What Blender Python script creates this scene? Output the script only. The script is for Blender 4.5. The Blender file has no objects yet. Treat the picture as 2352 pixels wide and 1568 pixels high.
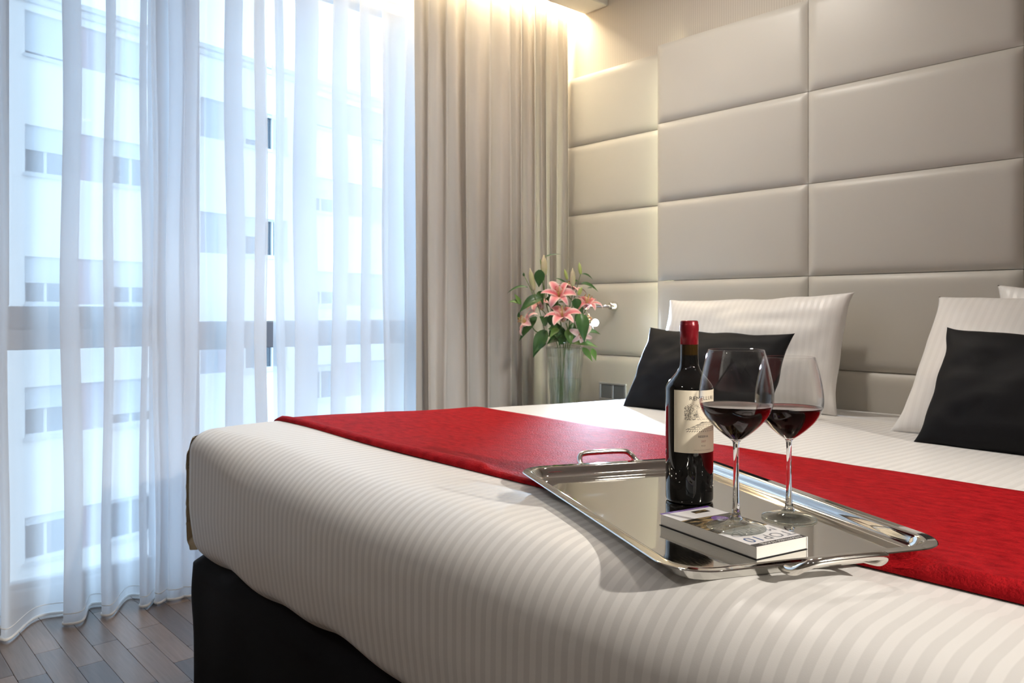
import bpy, bmesh, math, random
from mathutils import Vector, Matrix, noise

random.seed(7)
S = bpy.context.scene
COL = S.collection
PI = math.pi

# ------------------------------------------------------------------ camera
cam_d = bpy.data.cameras.new('camera')
cam_d.sensor_width = 36.0
cam_d.lens = 1819.56 / 2352 * 36.0
cam_d.shift_y = -75.4 / 2352
cam_d.clip_start = 0.02
cam_d.dof.use_dof = True
cam_d.dof.focus_distance = 1.22
cam_d.dof.aperture_fstop = 13.0
cam = bpy.data.objects.new('camera', cam_d)
COL.objects.link(cam)
cam.location = (0, 0, 1.0)
cam.rotation_euler = (PI / 2, 0, PI / 2 - 0.7324018)
S.camera = cam

# ------------------------------------------------------------------ sky, exposure
W = bpy.data.worlds.new('sky'); S.world = W; W.use_nodes = True
bg = W.node_tree.nodes['Background']
bg.inputs[0].default_value = (0.57, 0.79, 1.0, 1)
bg.inputs[1].default_value = 2.5
S.view_settings.view_transform = 'Standard'
S.view_settings.look = 'None'
S.view_settings.gamma = 1.0
S.view_settings.use_curve_mapping = False
S.view_settings.exposure = 0.85
S.cycles.max_bounces = 16
S.cycles.transmission_bounces = 12
S.cycles.transparent_max_bounces = 24
S.cycles.diffuse_bounces = 5
S.cycles.glossy_bounces = 6
S.cycles.sample_clamp_indirect = 6.0
S.cycles.blur_glossy = 0.5
S.cycles.use_denoising = True
S.cycles.adaptive_threshold = 0.015


def lamp(name, kind, loc, energy, color, target=None, **kw):
    d = bpy.data.lights.new(name, kind)
    d.energy = energy; d.color = color
    for k, v in kw.items():
        setattr(d, k, v)
    o = bpy.data.objects.new(name, d); COL.objects.link(o)
    o.location = loc
    if target is not None:
        o.rotation_euler = (Vector(target) - Vector(loc)).to_track_quat('-Z', 'Y').to_euler()
    return o


# daylight enters through the window opening (sampling guide for the sky)
po = lamp('window_portal', 'AREA', (-3.16, 1.25, 1.2), 1.0, (1, 1, 1), target=(0, 1.25, 1.2), shape='RECTANGLE', size=1.8, size_y=2.45)
po.data.cycles.is_portal = True
# spotlight high on the far right side of the room
lamp('room_spotlight', 'SPOT', (2.42, 1.17, 2.36), 325, (1.0, 0.93, 0.83), target=(-0.95, 1.2, 0.69),
     spot_size=math.radians(38), spot_blend=0.9, shadow_soft_size=0.035)
# fill lights added just under the ceiling to brighten the room, no fittings modelled
for x, y, e in ((-1.8, 2.0, 9.5), (-0.6, 1.9, 0.8), (1.2, 1.8, 0.8), (1.4, -0.8, 4), (-1.0, -0.9, 5)):
    lamp('ceiling_fill', 'AREA', (x, y, 2.60), e, (1.0, 0.93, 0.84), target=(x, y, 0), shape='DISK', size=0.14)


# ------------------------------------------------------------------ helpers
def obj(name, verts, faces, mat=None, parent=None, smooth=True, uvs=None, loc=None):
    me = bpy.data.meshes.new(name)
    me.from_pydata([tuple(v) for v in verts], [], faces)
    me.update()
    if smooth:
        me.polygons.foreach_set('use_smooth', [True] * len(me.polygons))
    if mat:
        me.materials.append(mat)
    o = bpy.data.objects.new(name, me); COL.objects.link(o)
    if parent:
        o.parent = parent
    if loc is not None:
        o.location = loc
    return o


def empty(name, loc=(0, 0, 0), rotz=0.0):
    o = bpy.data.objects.new(name, None); COL.objects.link(o)
    o.empty_display_size = 0.05
    o.location = loc; o.rotation_euler = (0, 0, rotz)
    return o


def tag(o, label=None, cat=None, group=None, kind=None):
    if label: o['label'] = label
    if cat: o['category'] = cat
    if group: o['group'] = group
    if kind: o['kind'] = kind
    return o


class MB:
    def __init__(self):
        self.v = []; self.f = []

    def add(self, vs, fs):
        n = len(self.v)
        self.v += [tuple(p) for p in vs]
        self.f += [tuple(i + n for i in f) for f in fs]
        return self

    def box(self, x0, x1, y0, y1, z0, z1):
        vs = [(x, y, z) for z in (z0, z1) for y in (y0, y1) for x in (x0, x1)]
        return self.add(vs, [(0, 2, 3, 1), (4, 5, 7, 6), (0, 1, 5, 4), (2, 6, 7, 3), (0, 4, 6, 2), (1, 3, 7, 5)])

    def cbox(self, x0, x1, y0, y1, z0, z1, b=0.003):
        """box with chamfered edges"""
        vs = []; idx = {}
        X = (x0, x1); Y = (y0, y1); Z = (z0, z1); s = (1, -1)
        for i in (0, 1):
            for j in (0, 1):
                for k in (0, 1):
                    for a in range(3):
                        p = [X[i] + s[i] * b, Y[j] + s[j] * b, Z[k] + s[k] * b]
                        p[a] = (X[i], Y[j], Z[k])[a]
                        idx[i, j, k, a] = len(vs); vs.append(tuple(p))
        g = lambda i, j, k, a: idx[i, j, k, a]
        fs = []
        for i in (0, 1):
            fs.append((g(i, 0, 0, 0), g(i, 1, 0, 0), g(i, 1, 1, 0), g(i, 0, 1, 0)))
            fs.append((g(0, i, 0, 1), g(1, i, 0, 1), g(1, i, 1, 1), g(0, i, 1, 1)))
            fs.append((g(0, 0, i, 2), g(1, 0, i, 2), g(1, 1, i, 2), g(0, 1, i, 2)))
        for i in (0, 1):
            for j in (0, 1):
                fs.append((g(i, j, 0, 0), g(i, j, 1, 0), g(i, j, 1, 1), g(i, j, 0, 1)))
                fs.append((g(i, 0, j, 0), g(i, 1, j, 0), g(i, 1, j, 2), g(i, 0, j, 2)))
                fs.append((g(0, i, j, 1), g(1, i, j, 1), g(1, i, j, 2), g(0, i, j, 2)))
                for k in (0, 1):
                    fs.append((g(i, j, k, 0), g(i, j, k, 1), g(i, j, k, 2)))
        bm = bmesh.new()
        bv = [bm.verts.new(p) for p in vs]
        for f in fs: bm.faces.new([bv[q] for q in f])
        bmesh.ops.recalc_face_normals(bm, faces=bm.faces)
        bm.verts.index_update()
        self.add([v.co.copy() for v in bm.verts], [tuple(v.index for v in f.verts) for f in bm.faces])
        bm.free()
        return self

    def grid(self, rows, closed_u=False, closed_v=False, flip=False):
        """rows: list of lists of points"""
        n = len(rows); m = len(rows[0])
        fs = []
        for i in range(n if closed_v else n - 1):
            for j in range(m if closed_u else m - 1):
                a = i * m + j; b = i * m + (j + 1) % m
                c = ((i + 1) % n) * m + (j + 1) % m; d = ((i + 1) % n) * m + j
                fs.append((a, d, c, b) if flip else (a, b, c, d))
        return self.add([p for r in rows for p in r], fs)

    def tube(self, pts, r, seg=10, caps=True, closed=False):
        pts = [Vector(p) for p in pts]
        n = len(pts); rows = []
        up = None
        for i, p in enumerate(pts):
            if closed:
                t = (pts[(i + 1) % n] - pts[i - 1]).normalized()
            else:
                t = (pts[min(i + 1, n - 1)] - pts[max(i - 1, 0)]).normalized()
            if up is None:
                up = Vector((0, 0, 1)) if abs(t.z) < 0.9 else Vector((1, 0, 0))
            a = t.cross(up)
            if a.length < 1e-6: a = t.orthogonal()
            a.normalize(); b = a.cross(t).normalized(); up = b
            rr = r[i] if isinstance(r, (list, tuple)) else r
            rows.append([p + (a * math.cos(q) + b * math.sin(q)) * rr for q in [2 * PI * k / seg for k in range(seg)]])
        base = len(self.v)
        self.grid(rows, closed_u=True, closed_v=closed)
        if caps and not closed:
            self.f.append(tuple(base + k for k in range(seg))[::-1])
            self.f.append(tuple(base + (n - 1) * seg + k for k in range(seg)))
        return self

    def lathe(self, prof, seg=48, c=(0, 0, 0), fr=None):
        """prof: list of (r, z); points with r==0 become poles"""
        rows = []
        base = len(self.v)
        ring = []
        for r, z in prof:
            if r <= 1e-7:
                ring.append([len(self.v)]); self.v.append((c[0], c[1], c[2] + z))
            else:
                ids = []
                for k in range(seg):
                    a = 2 * PI * k / seg
                    rr = r * (fr(a, z) if fr else 1.0)
                    ids.append(len(self.v)); self.v.append((c[0] + rr * math.cos(a), c[1] + rr * math.sin(a), c[2] + z))
                ring.append(ids)
        for A, B in zip(ring[:-1], ring[1:]):
            for k in range(seg):
                k2 = (k + 1) % seg
                if len(A) == 1 and len(B) == 1: continue
                if len(A) == 1: self.f.append((A[0], B[k2], B[k]))
                elif len(B) == 1: self.f.append((A[k], A[k2], B[0]))
                else: self.f.append((A[k], A[k2], B[k2], B[k]))
        return self

    def build(self, name, mat=None, parent=None, smooth=True, fix=False, loc=None):
        o = obj(name, self.v, self.f, mat, parent, smooth, loc=loc)
        if fix:
            bm = bmesh.new(); bm.from_mesh(o.data)
            bmesh.ops.remove_doubles(bm, verts=bm.verts, dist=1e-6)
            bmesh.ops.recalc_face_normals(bm, faces=bm.faces)
            bm.to_mesh(o.data); bm.free()
        return o


def interp(x, xs, ys):
    if x <= xs[0]: return ys[0]
    for a, b, p, q in zip(xs[:-1], xs[1:], ys[:-1], ys[1:]):
        if x <= b:
            t = (x - a) / (b - a); t = t * t * (3 - 2 * t)
            return p + (q - p) * t
    return ys[-1]


def catmull(pts, sub=8):
    P = [Vector(p) for p in pts]
    P = [P[0] * 2 - P[1]] + P + [P[-1] * 2 - P[-2]]
    out = []
    for i in range(1, len(P) - 2):
        for k in range(sub):
            t = k / sub
            a, b, c, d = P[i - 1], P[i], P[i + 1], P[i + 2]
            out.append(0.5 * ((2 * b) + (c - a) * t + (2 * a - 5 * b + 4 * c - d) * t * t + (3 * b - a - 3 * c + d) * t ** 3))
    out.append(P[-2])
    return out


def autosmooth(o, deg=35):
    me = o.data
    bm = bmesh.new(); bm.from_mesh(me)
    for e in bm.edges:
        if len(e.link_faces) == 2 and e.calc_face_angle(0) > math.radians(deg):
            e.smooth = False
    bm.to_mesh(me); bm.free()


# ------------------------------------------------------------------ materials
def mat(name, color=(0.8, 0.8, 0.8), rough=0.5, metal=0.0, **kw):
    m = bpy.data.materials.new(name); m.use_nodes = True
    b = m.node_tree.nodes['Principled BSDF']
    b.inputs['Base Color'].default_value = (*color, 1)
    b.inputs['Roughness'].default_value = rough
    b.inputs['Metallic'].default_value = metal
    for k, v in kw.items():
        b.inputs[k].default_value = v
    return m


def nd(m, kind, **kw):
    n = m.node_tree.nodes.new(kind)
    for k, v in kw.items(): setattr(n, k, v)
    return n


def ln(m, a, b): m.node_tree.links.new(a, b)


def bsdf(m): return m.node_tree.nodes['Principled BSDF']


def coords(m, scale=(1, 1, 1), kind='Object'):
    tc = nd(m, 'ShaderNodeTexCoord'); mp = nd(m, 'ShaderNodeMapping')
    mp.inputs['Scale'].default_value = scale
    ln(m, tc.outputs[kind], mp.inputs[0])
    return mp.outputs[0]


def noise_mix(m, c1, c2, scale=(1, 1, 1), nscale=5.0, detail=4, lo=0.35, hi=0.65, kind='Object'):
    n = nd(m, 'ShaderNodeTexNoise'); n.inputs['Scale'].default_value = nscale; n.inputs['Detail'].default_value = detail
    ln(m, coords(m, scale, kind), n.inputs['Vector'])
    r = nd(m, 'ShaderNodeValToRGB')
    r.color_ramp.elements[0].position = lo; r.color_ramp.elements[0].color = (*c1, 1)
    r.color_ramp.elements[1].position = hi; r.color_ramp.elements[1].color = (*c2, 1)
    ln(m, n.outputs['Fac'], r.inputs[0])
    ln(m, r.outputs[0], bsdf(m).inputs['Base Color'])
    return r


def add_bump(m, nscale=200.0, strength=0.2, dist=0.001, scale=(1, 1, 1), tex='ShaderNodeTexNoise', detail=3):
    n = nd(m, tex); n.inputs['Scale'].default_value = nscale
    if 'Detail' in n.inputs: n.inputs['Detail'].default_value = detail
    ln(m, coords(m, scale), n.inputs['Vector'])
    b = nd(m, 'ShaderNodeBump'); b.inputs['Strength'].default_value = strength; b.inputs['Distance'].default_value = dist
    ln(m, n.outputs[0], b.inputs['Height'])
    ln(m, b.outputs[0], bsdf(m).inputs['Normal'])
    return b


def striped_linen(name, axis=0, period=0.027, c1=(0.84, 0.822, 0.80), c2=(0.73, 0.712, 0.692), rough=(0.38, 0.5)):
    """satin-stripe bed linen"""
    m = mat(name, c1, 0.5)
    tc = nd(m, 'ShaderNodeTexCoord'); sp = nd(m, 'ShaderNodeSeparateXYZ'); ln(m, tc.outputs['Object'], sp.inputs[0])
    mul = nd(m, 'ShaderNodeMath', operation='MULTIPLY'); mul.inputs[1].default_value = 2 * PI / period
    ln(m, sp.outputs[axis], mul.inputs[0])
    si = nd(m, 'ShaderNodeMath', operation='SINE'); ln(m, mul.outputs[0], si.inputs[0])
    r = nd(m, 'ShaderNodeMapRange'); r.inputs['From Min'].default_value = -0.18; r.inputs['From Max'].default_value = 0.18
    ln(m, si.outputs[0], r.inputs[0])
    mx = nd(m, 'ShaderNodeMix', data_type='RGBA')
    mx.inputs['A'].default_value = (*c1, 1); mx.inputs['B'].default_value = (*c2, 1)
    ln(m, r.outputs[0], mx.inputs['Factor']); ln(m, mx.outputs['Result'], bsdf(m).inputs['Base Color'])
    rr = nd(m, 'ShaderNodeMapRange'); rr.inputs['To Min'].default_value = rough[0]; rr.inputs['To Max'].default_value = rough[1]
    ln(m, r.outputs[0], rr.inputs[0]); ln(m, rr.outputs[0], bsdf(m).inputs['Roughness'])
    bsdf(m).inputs['Sheen Weight'].default_value = 0.15
    add_bump(m, 900, 0.12, 0.0006)
    return m


def cloth(name, c1, c2, transp=0.0, transl=0.5, nscale=6, zsc=0.15):
    """curtain cloth: diffuse + translucent weave, partly open"""
    m = bpy.data.materials.new(name); m.use_nodes = True
    nt = m.node_tree; nt.nodes.clear()
    out = nd(m, 'ShaderNodeOutputMaterial')
    n = nd(m, 'ShaderNodeTexNoise'); n.inputs['Scale'].default_value = nscale; n.inputs['Detail'].default_value = 5
    ln(m, coords(m, (1, 1, zsc)), n.inputs['Vector'])
    cr = nd(m, 'ShaderNodeValToRGB')
    cr.color_ramp.elements[0].position = 0.3; cr.color_ramp.elements[0].color = (*c1, 1)
    cr.color_ramp.elements[1].position = 0.7; cr.color_ramp.elements[1].color = (*c2, 1)
    ln(m, n.outputs['Fac'], cr.inputs[0])
    df = nd(m, 'ShaderNodeBsdfDiffuse'); tl = nd(m, 'ShaderNodeBsdfTranslucent')
    ln(m, cr.outputs[0], df.inputs[0]); ln(m, cr.outputs[0], tl.inputs[0])
    mx = nd(m, 'ShaderNodeMixShader'); mx.inputs[0].default_value = transl
    ln(m, df.outputs[0], mx.inputs[1]); ln(m, tl.outputs[0], mx.inputs[2])
    last = mx
    if transp > 0:
        tr = nd(m, 'ShaderNodeBsdfTransparent'); m2 = nd(m, 'ShaderNodeMixShader'); m2.inputs[0].default_value = transp
        ln(m, mx.outputs[0], m2.inputs[1]); ln(m, tr.outputs[0], m2.inputs[2]); last = m2
    ln(m, last.outputs[0], out.inputs[0])
    return m


def glass_mat(name, color=(1, 1, 1), ior=1.5, rough=0.0, absorb=None, density=0):
    m = bpy.data.materials.new(name); m.use_nodes = True
    nt = m.node_tree; nt.nodes.clear()
    out = nd(m, 'ShaderNodeOutputMaterial'); g = nd(m, 'ShaderNodeBsdfGlass')
    g.inputs['Color'].default_value = (*color, 1); g.inputs['IOR'].default_value = ior; g.inputs['Roughness'].default_value = rough
    ln(m, g.outputs[0], out.inputs[0])
    if absorb:
        v = nd(m, 'ShaderNodeVolumeAbsorption'); v.inputs['Color'].default_value = (*absorb, 1); v.inputs['Density'].default_value = density
        ln(m, v.outputs[0], out.inputs['Volume'])
    return m


def pane_mat(name, tint=(0.96, 0.98, 1.0), ior=1.5):
    """thin clear sheet: passes light straight through, mirrors by Fresnel"""
    m = bpy.data.materials.new(name); m.use_nodes = True
    nt = m.node_tree; nt.nodes.clear()
    out = nd(m, 'ShaderNodeOutputMaterial'); tr = nd(m, 'ShaderNodeBsdfTransparent'); gl = nd(m, 'ShaderNodeBsdfGlossy')
    tr.inputs[0].default_value = (*tint, 1); gl.inputs['Roughness'].default_value = 0.0
    # Schlick reflectance of a thin sheet, the same from either side
    ge = nd(m, 'ShaderNodeNewGeometry'); dt = nd(m, 'ShaderNodeVectorMath', operation='DOT_PRODUCT')
    ln(m, ge.outputs['Incoming'], dt.inputs[0]); ln(m, ge.outputs['Normal'], dt.inputs[1])
    ab_ = nd(m, 'ShaderNodeMath', operation='ABSOLUTE'); ln(m, dt.outputs['Value'], ab_.inputs[0])
    om = nd(m, 'ShaderNodeMath', operation='SUBTRACT'); om.inputs[0].default_value = 1.0; ln(m, ab_.outputs[0], om.inputs[1])
    pw = nd(m, 'ShaderNodeMath', operation='POWER'); ln(m, om.outputs[0], pw.inputs[0]); pw.inputs[1].default_value = 5.0
    f0 = ((ior - 1) / (ior + 1)) ** 2
    fr = nd(m, 'ShaderNodeMath', operation='MULTIPLY_ADD'); ln(m, pw.outputs[0], fr.inputs[0]); fr.inputs[1].default_value = 1 - f0; fr.inputs[2].default_value = f0
    mx = nd(m, 'ShaderNodeMixShader'); ln(m, fr.outputs[0], mx.inputs[0]); ln(m, tr.outputs[0], mx.inputs[1]); ln(m, gl.outputs[0], mx.inputs[2])
    ln(m, mx.outputs[0], out.inputs[0])
    return m


def emit_mat(name, color, strength):
    m = bpy.data.materials.new(name); m.use_nodes = True
    nt = m.node_tree; nt.nodes.clear()
    out = nd(m, 'ShaderNodeOutputMaterial'); e = nd(m, 'ShaderNodeEmission')
    e.inputs[0].default_value = (*color, 1); e.inputs[1].default_value = strength
    ln(m, e.outputs[0], out.inputs[0])
    return m


M = {}
M['sheet'] = striped_linen('striped_sheet', 0, 0.0225)
M['pillow'] = striped_linen('striped_pillow', 0, 0.022, (0.84, 0.81, 0.775), (0.805, 0.775, 0.74))
M['cream'] = mat('cream_elastic', (0.66, 0.56, 0.40), 0.7)
M['skirt'] = mat('black_skirt', (0.004, 0.004, 0.006), 0.8, **{'Specular IOR Level': 0.2}); add_bump(M['skirt'], 600, 0.2, 0.001)
M['black'] = mat('black_cushion', (0.004, 0.004, 0.0055), 0.65, **{'Specular IOR Level': 0.2}); add_bump(M['black'], 700, 0.2, 0.001)
m = M['velvet'] = mat('red_velvet', (0.5, 0.01, 0.015), 0.6, **{'Sheen Weight': 0.02, 'Sheen Roughness': 0.3, 'Sheen Tint': (1.0, 0.10, 0.08, 1), 'Specular IOR Level': 0.03})
noise_mix(m, (0.27, 0.005, 0.009), (0.46, 0.012, 0.017), (1, 1.8, 1), 38, 10, 0.30, 0.70)
add_bump(m, 260, 0.7, 0.003, detail=6)
m = M['leather'] = mat('headboard_leather', (0.52, 0.475, 0.40), 0.42, **{'Specular IOR Level': 0.45})
noise_mix(m, (0.535, 0.505, 0.45), (0.555, 0.525, 0.47), (1, 1, 1), 3, 2, 0.3, 0.7)
add_bump(m, 900, 0.06, 0.0006)
M['core'] = mat('headboard_core', (0.10, 0.085, 0.07), 0.8)
m = M['wallpaper'] = mat('wallpaper', (0.60, 0.54, 0.45), 0.6)
wv = nd(m, 'ShaderNodeTexWave', wave_type='BANDS', bands_direction='X'); wv.inputs['Scale'].default_value = 28; wv.inputs['Distortion'].default_value = 0.3
ln(m, coords(m), wv.inputs['Vector'])
mr = nd(m, 'ShaderNodeMix', data_type='RGBA'); mr.inputs['A'].default_value = (0.58, 0.52, 0.44, 1); mr.inputs['B'].default_value = (0.66, 0.60, 0.52, 1)
ln(m, wv.outputs['Fac'], mr.inputs['Factor']); ln(m, mr.outputs['Result'], bsdf(m).inputs['Base Color'])
m = M['plaster'] = mat('plaster', (0.42, 0.38, 0.33), 0.8); add_bump(m, 150, 0.1, 0.001)
m = M['ceiling'] = mat('ceiling_paint', (0.70, 0.67, 0.62), 0.8); add_bump(m, 120, 0.08, 0.001)
M['frame'] = mat('window_frame_grey', (0.24, 0.25, 0.28), 0.4)
M['framelight'] = mat('window_frame_pale', (0.48, 0.50, 0.53), 0.4)
M['pane'] = pane_mat('window_pane')
M['sheer'] = cloth('sheer_voile', (0.88, 0.89, 0.92), (0.94, 0.95, 0.97), 0.23, 0.72, 8)
M['hem'] = cloth('sheer_hem', (0.88, 0.87, 0.85), (0.93, 0.92, 0.90), 0.0, 0.4, 20)
M['drape'] = cloth('linen_drape', (0.70, 0.665, 0.62), (0.75, 0.715, 0.675), 0.0, 0.34, 12)
M['chrome'] = mat('chrome', (0.82, 0.80, 0.76), 0.08, 1.0)
M['steel'] = mat('tray_steel', (0.70, 0.69, 0.655), 0.05, 1.0)
# fine scratches on the tray
m = M['steel']
n = nd(m, 'ShaderNodeTexNoise'); n.inputs['Scale'].default_value = 60; n.inputs['Detail'].default_value = 6
ln(m, coords(m, (1, 9, 1)), n.inputs['Vector'])
r_ = nd(m, 'ShaderNodeMapRange'); r_.inputs['From Min'].default_value = 0.35; r_.inputs['From Max'].default_value = 0.75; r_.inputs['To Min'].default_value = 0.03; r_.inputs['To Max'].default_value = 0.10
ln(m, n.outputs['Fac'], r_.inputs[0]); ln(m, r_.outputs[0], bsdf(m).inputs['Roughness'])
M['handle'] = mat('handle_steel', (0.74, 0.71, 0.66), 0.14, 1.0)
M['crystal'] = glass_mat('wine_glass', (1, 1, 1), 1.5)
M['bowl'] = pane_mat('bowl_crystal', (0.985, 0.985, 0.985), 1.42)
M['wine'] = glass_mat('red_wine', (1, 0.96, 0.96), 1.34, 0, (0.55, 0.012, 0.03), 130)
M['bottle'] = mat('bottle_glass', (0.004, 0.004, 0.004), 0.03, **{'Specular IOR Level': 0.6, 'Coat Weight': 0.3, 'Coat Roughness': 0.02})
M['neck'] = mat('bottle_neck', (0.03, 0.016, 0.003), 0.03, **{'Coat Weight': 0.3})
M['capsule'] = mat('capsule_foil', (0.24, 0.010, 0.018), 0.28, 0.25)
M['label'] = mat('label_paper', (0.84, 0.76, 0.60), 0.6); add_bump(M['label'], 800, 0.1, 0.0004)
M['ink'] = mat('label_ink', (0.06, 0.05, 0.045), 0.7)
M['ink_soft'] = mat('label_ink_soft', (0.42, 0.33, 0.24), 0.7)
M['ink_red'] = mat('label_ink_red', (0.55, 0.28, 0.22), 0.7)
m = M['vase'] = pane_mat('vase_crystal', (0.97, 0.99, 0.98), 1.6)
gv = nd(m, 'ShaderNodeBsdfGlass'); gv.inputs['IOR'].default_value = 1.45; gv.inputs['Color'].default_value = (0.98, 1.0, 0.99, 1)
mv = nd(m, 'ShaderNodeMixShader'); mv.inputs[0].default_value = 0.45
ov = [q for q in m.node_tree.nodes if q.type == 'OUTPUT_MATERIAL'][0]
ln(m, ov.inputs[0].links[0].from_socket, mv.inputs[1]); ln(m, gv.outputs[0], mv.inputs[2]); ln(m, mv.outputs[0], ov.inputs[0])
M['water'] = pane_mat('water', (0.94, 0.98, 0.94), 1.33)


def leafy(name, c1, c2, rough=0.4, transl=0.25):
    m = mat(name, c1, rough)
    noise_mix(m, c1, c2, (1, 1, 1), 14, 3, 0.3, 0.7)
    return m


M['leaf'] = leafy('lily_leaf', (0.022, 0.075, 0.018), (0.055, 0.14, 0.03), 0.35)
M['leaf_light'] = leafy('young_leaf', (0.09, 0.20, 0.04), (0.16, 0.28, 0.06), 0.4)
M['stem'] = leafy('lily_stem', (0.10, 0.17, 0.05), (0.16, 0.23, 0.08), 0.45)
M['bud'] = leafy('lily_bud', (0.46, 0.50, 0.20), (0.62, 0.48, 0.36), 0.45)
M['bud_green'] = leafy('lily_bud_green', (0.36, 0.46, 0.12), (0.50, 0.58, 0.22), 0.45)
M['anther'] = mat('anther', (0.40, 0.12, 0.02), 0.7)
M['filament'] = mat('filament', (0.62, 0.52, 0.16), 0.5)
# petals: pale edge, pink middle band, by distance from the midrib stored in a colour attribute
m = M['petal'] = mat('lily_petal', (0.8, 0.4, 0.4), 0.5, **{'Subsurface Weight': 0.0})
at = nd(m, 'ShaderNodeAttribute'); at.attribute_name = 'pink'
rp = nd(m, 'ShaderNodeValToRGB')
rp.color_ramp.elements[0].position = 0.0; rp.color_ramp.elements[0].color = (0.88, 0.70, 0.64, 1)
rp.color_ramp.elements[1].position = 0.95; rp.color_ramp.elements[1].color = (0.60, 0.06, 0.10, 1)
e_ = rp.color_ramp.elements.new(0.45); e_.color = (0.74, 0.30, 0.32, 1)
ln(m, at.outputs['Fac'], rp.inputs[0]); ln(m, rp.outputs[0], bsdf(m).inputs['Base Color'])
M['page'] = mat('page_edges', (0.80, 0.77, 0.72), 0.7); add_bump(M['page'], 40, 0.5, 0.002, (1, 1, 80))
M['cover'] = mat('book_cover', (0.82, 0.80, 0.80), 0.22)
M['print_black'] = mat('print_black', (0.02, 0.02, 0.022), 0.25)
M['print_blue'] = mat('print_blue', (0.045, 0.10, 0.26), 0.3)
M['print_purple'] = mat('print_purple', (0.14, 0.05, 0.30), 0.3)
M['print_grey'] = mat('print_grey', (0.20, 0.21, 0.24), 0.3)
M['print_white'] = mat('print_white', (0.85, 0.84, 0.82), 0.3)
m = M['print_photo'] = mat('print_photo', (0.2, 0.15, 0.08), 0.25)
noise_mix(m, (0.015, 0.014, 0.012), (0.46, 0.32, 0.15), (1, 2.5, 1), 45, 5, 0.45, 0.7)
M['plate'] = mat('switch_frame', (0.46, 0.47, 0.48), 0.3, 0.6)
M['rocker'] = mat('switch_rocker', (0.20, 0.21, 0.22), 0.4, 0.3)
M['wood'] = mat('nightstand_wood', (0.10, 0.065, 0.045), 0.45)
noise_mix(M['wood'], (0.075, 0.05, 0.035), (0.14, 0.09, 0.06), (8, 1, 8), 6, 4)
# floor: each plank its own tone
m = M['plank'] = mat('walnut_plank', (0.2, 0.12, 0.08), 0.34, **{'Specular IOR Level': 0.9})
oi = nd(m, 'ShaderNodeObjectInfo'); ge = nd(m, 'ShaderNodeNewGeometry')
ad = nd(m, 'ShaderNodeMath', operation='ADD'); ln(m, oi.outputs['Random'], ad.inputs[0]); ln(m, ge.outputs['Random Per Island'], ad.inputs[1])
frc = nd(m, 'ShaderNodeMath', operation='FRACT'); ln(m, ad.outputs[0], frc.inputs[0])
cr = nd(m, 'ShaderNodeValToRGB')
cr.color_ramp.elements[0].color = (0.080, 0.056, 0.048, 1); cr.color_ramp.elements[1].color = (0.26, 0.18, 0.135, 1)
ln(m, frc.outputs[0], cr.inputs[0])
tcg = nd(m, 'ShaderNodeMapping'); tcg.inputs['Scale'].default_value = (3, 45, 1)
ln(m, ge.outputs['Position'], tcg.inputs[0])
gn = nd(m, 'ShaderNodeTexNoise'); gn.inputs['Scale'].default_value = 2.0; gn.inputs['Detail'].default_value = 6; gn.inputs['Distortion'].default_value = 1.2
ln(m, tcg.outputs[0], gn.inputs['Vector'])
mm = nd(m, 'ShaderNodeMix', data_type='RGBA', blend_type='MULTIPLY'); mm.inputs['Factor'].default_value = 0.55
gr = nd(m, 'ShaderNodeValToRGB'); gr.color_ramp.elements[0].position = 0.3; gr.color_ramp.elements[0].color = (0.45, 0.42, 0.4, 1); gr.color_ramp.elements[1].position = 0.7; gr.color_ramp.elements[1].color = (1, 1, 1, 1)
ln(m, gn.outputs['Fac'], gr.inputs[0]); ln(m, cr.outputs[0], mm.inputs['A']); ln(m, gr.outputs[0], mm.inputs['B'])
ln(m, mm.outputs['Result'], bsdf(m).inputs['Base Color'])
M['subfloor'] = mat('subfloor', (0.06, 0.04, 0.03), 0.8)
# exterior
m = M['render'] = mat('facade_render', (0.82, 0.80, 0.77), 0.9); add_bump(m, 30, 0.1, 0.004)
M['facade_dark'] = mat('facade_interior', (0.05, 0.06, 0.07), 0.9)
M['ext_glass'] = mat('facade_window_glass', (0.03, 0.05, 0.07), 0.08)
M['ext_frame'] = mat('facade_window_frame', (0.55, 0.56, 0.58), 0.5)
M['ext_shutter'] = mat('roller_shutter', (0.50, 0.53, 0.56), 0.6)
M['ext_panel'] = mat('facade_red_panel', (0.36, 0.27, 0.31), 0.6)
M['ext_panel_grey'] = mat('facade_grey_panel', (0.30, 0.33, 0.38), 0.6)
M['roof'] = mat('roof_edge', (0.55, 0.56, 0.57), 0.6)
M['asphalt'] = mat('street', (0.18, 0.18, 0.19), 0.9)

# ------------------------------------------------------------------ room shell
XR, YF, ZC = 3.05, -2.2, 2.62
YB = 2.948          # wall behind the headboard
XW = -3.10          # plane of the window frames


def struct(o): return tag(o, kind='structure')


fl = struct(MB().box(-3.1, XR, YF, YB, -0.12, -0.012).build('floor', M['subfloor'], smooth=False))
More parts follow.
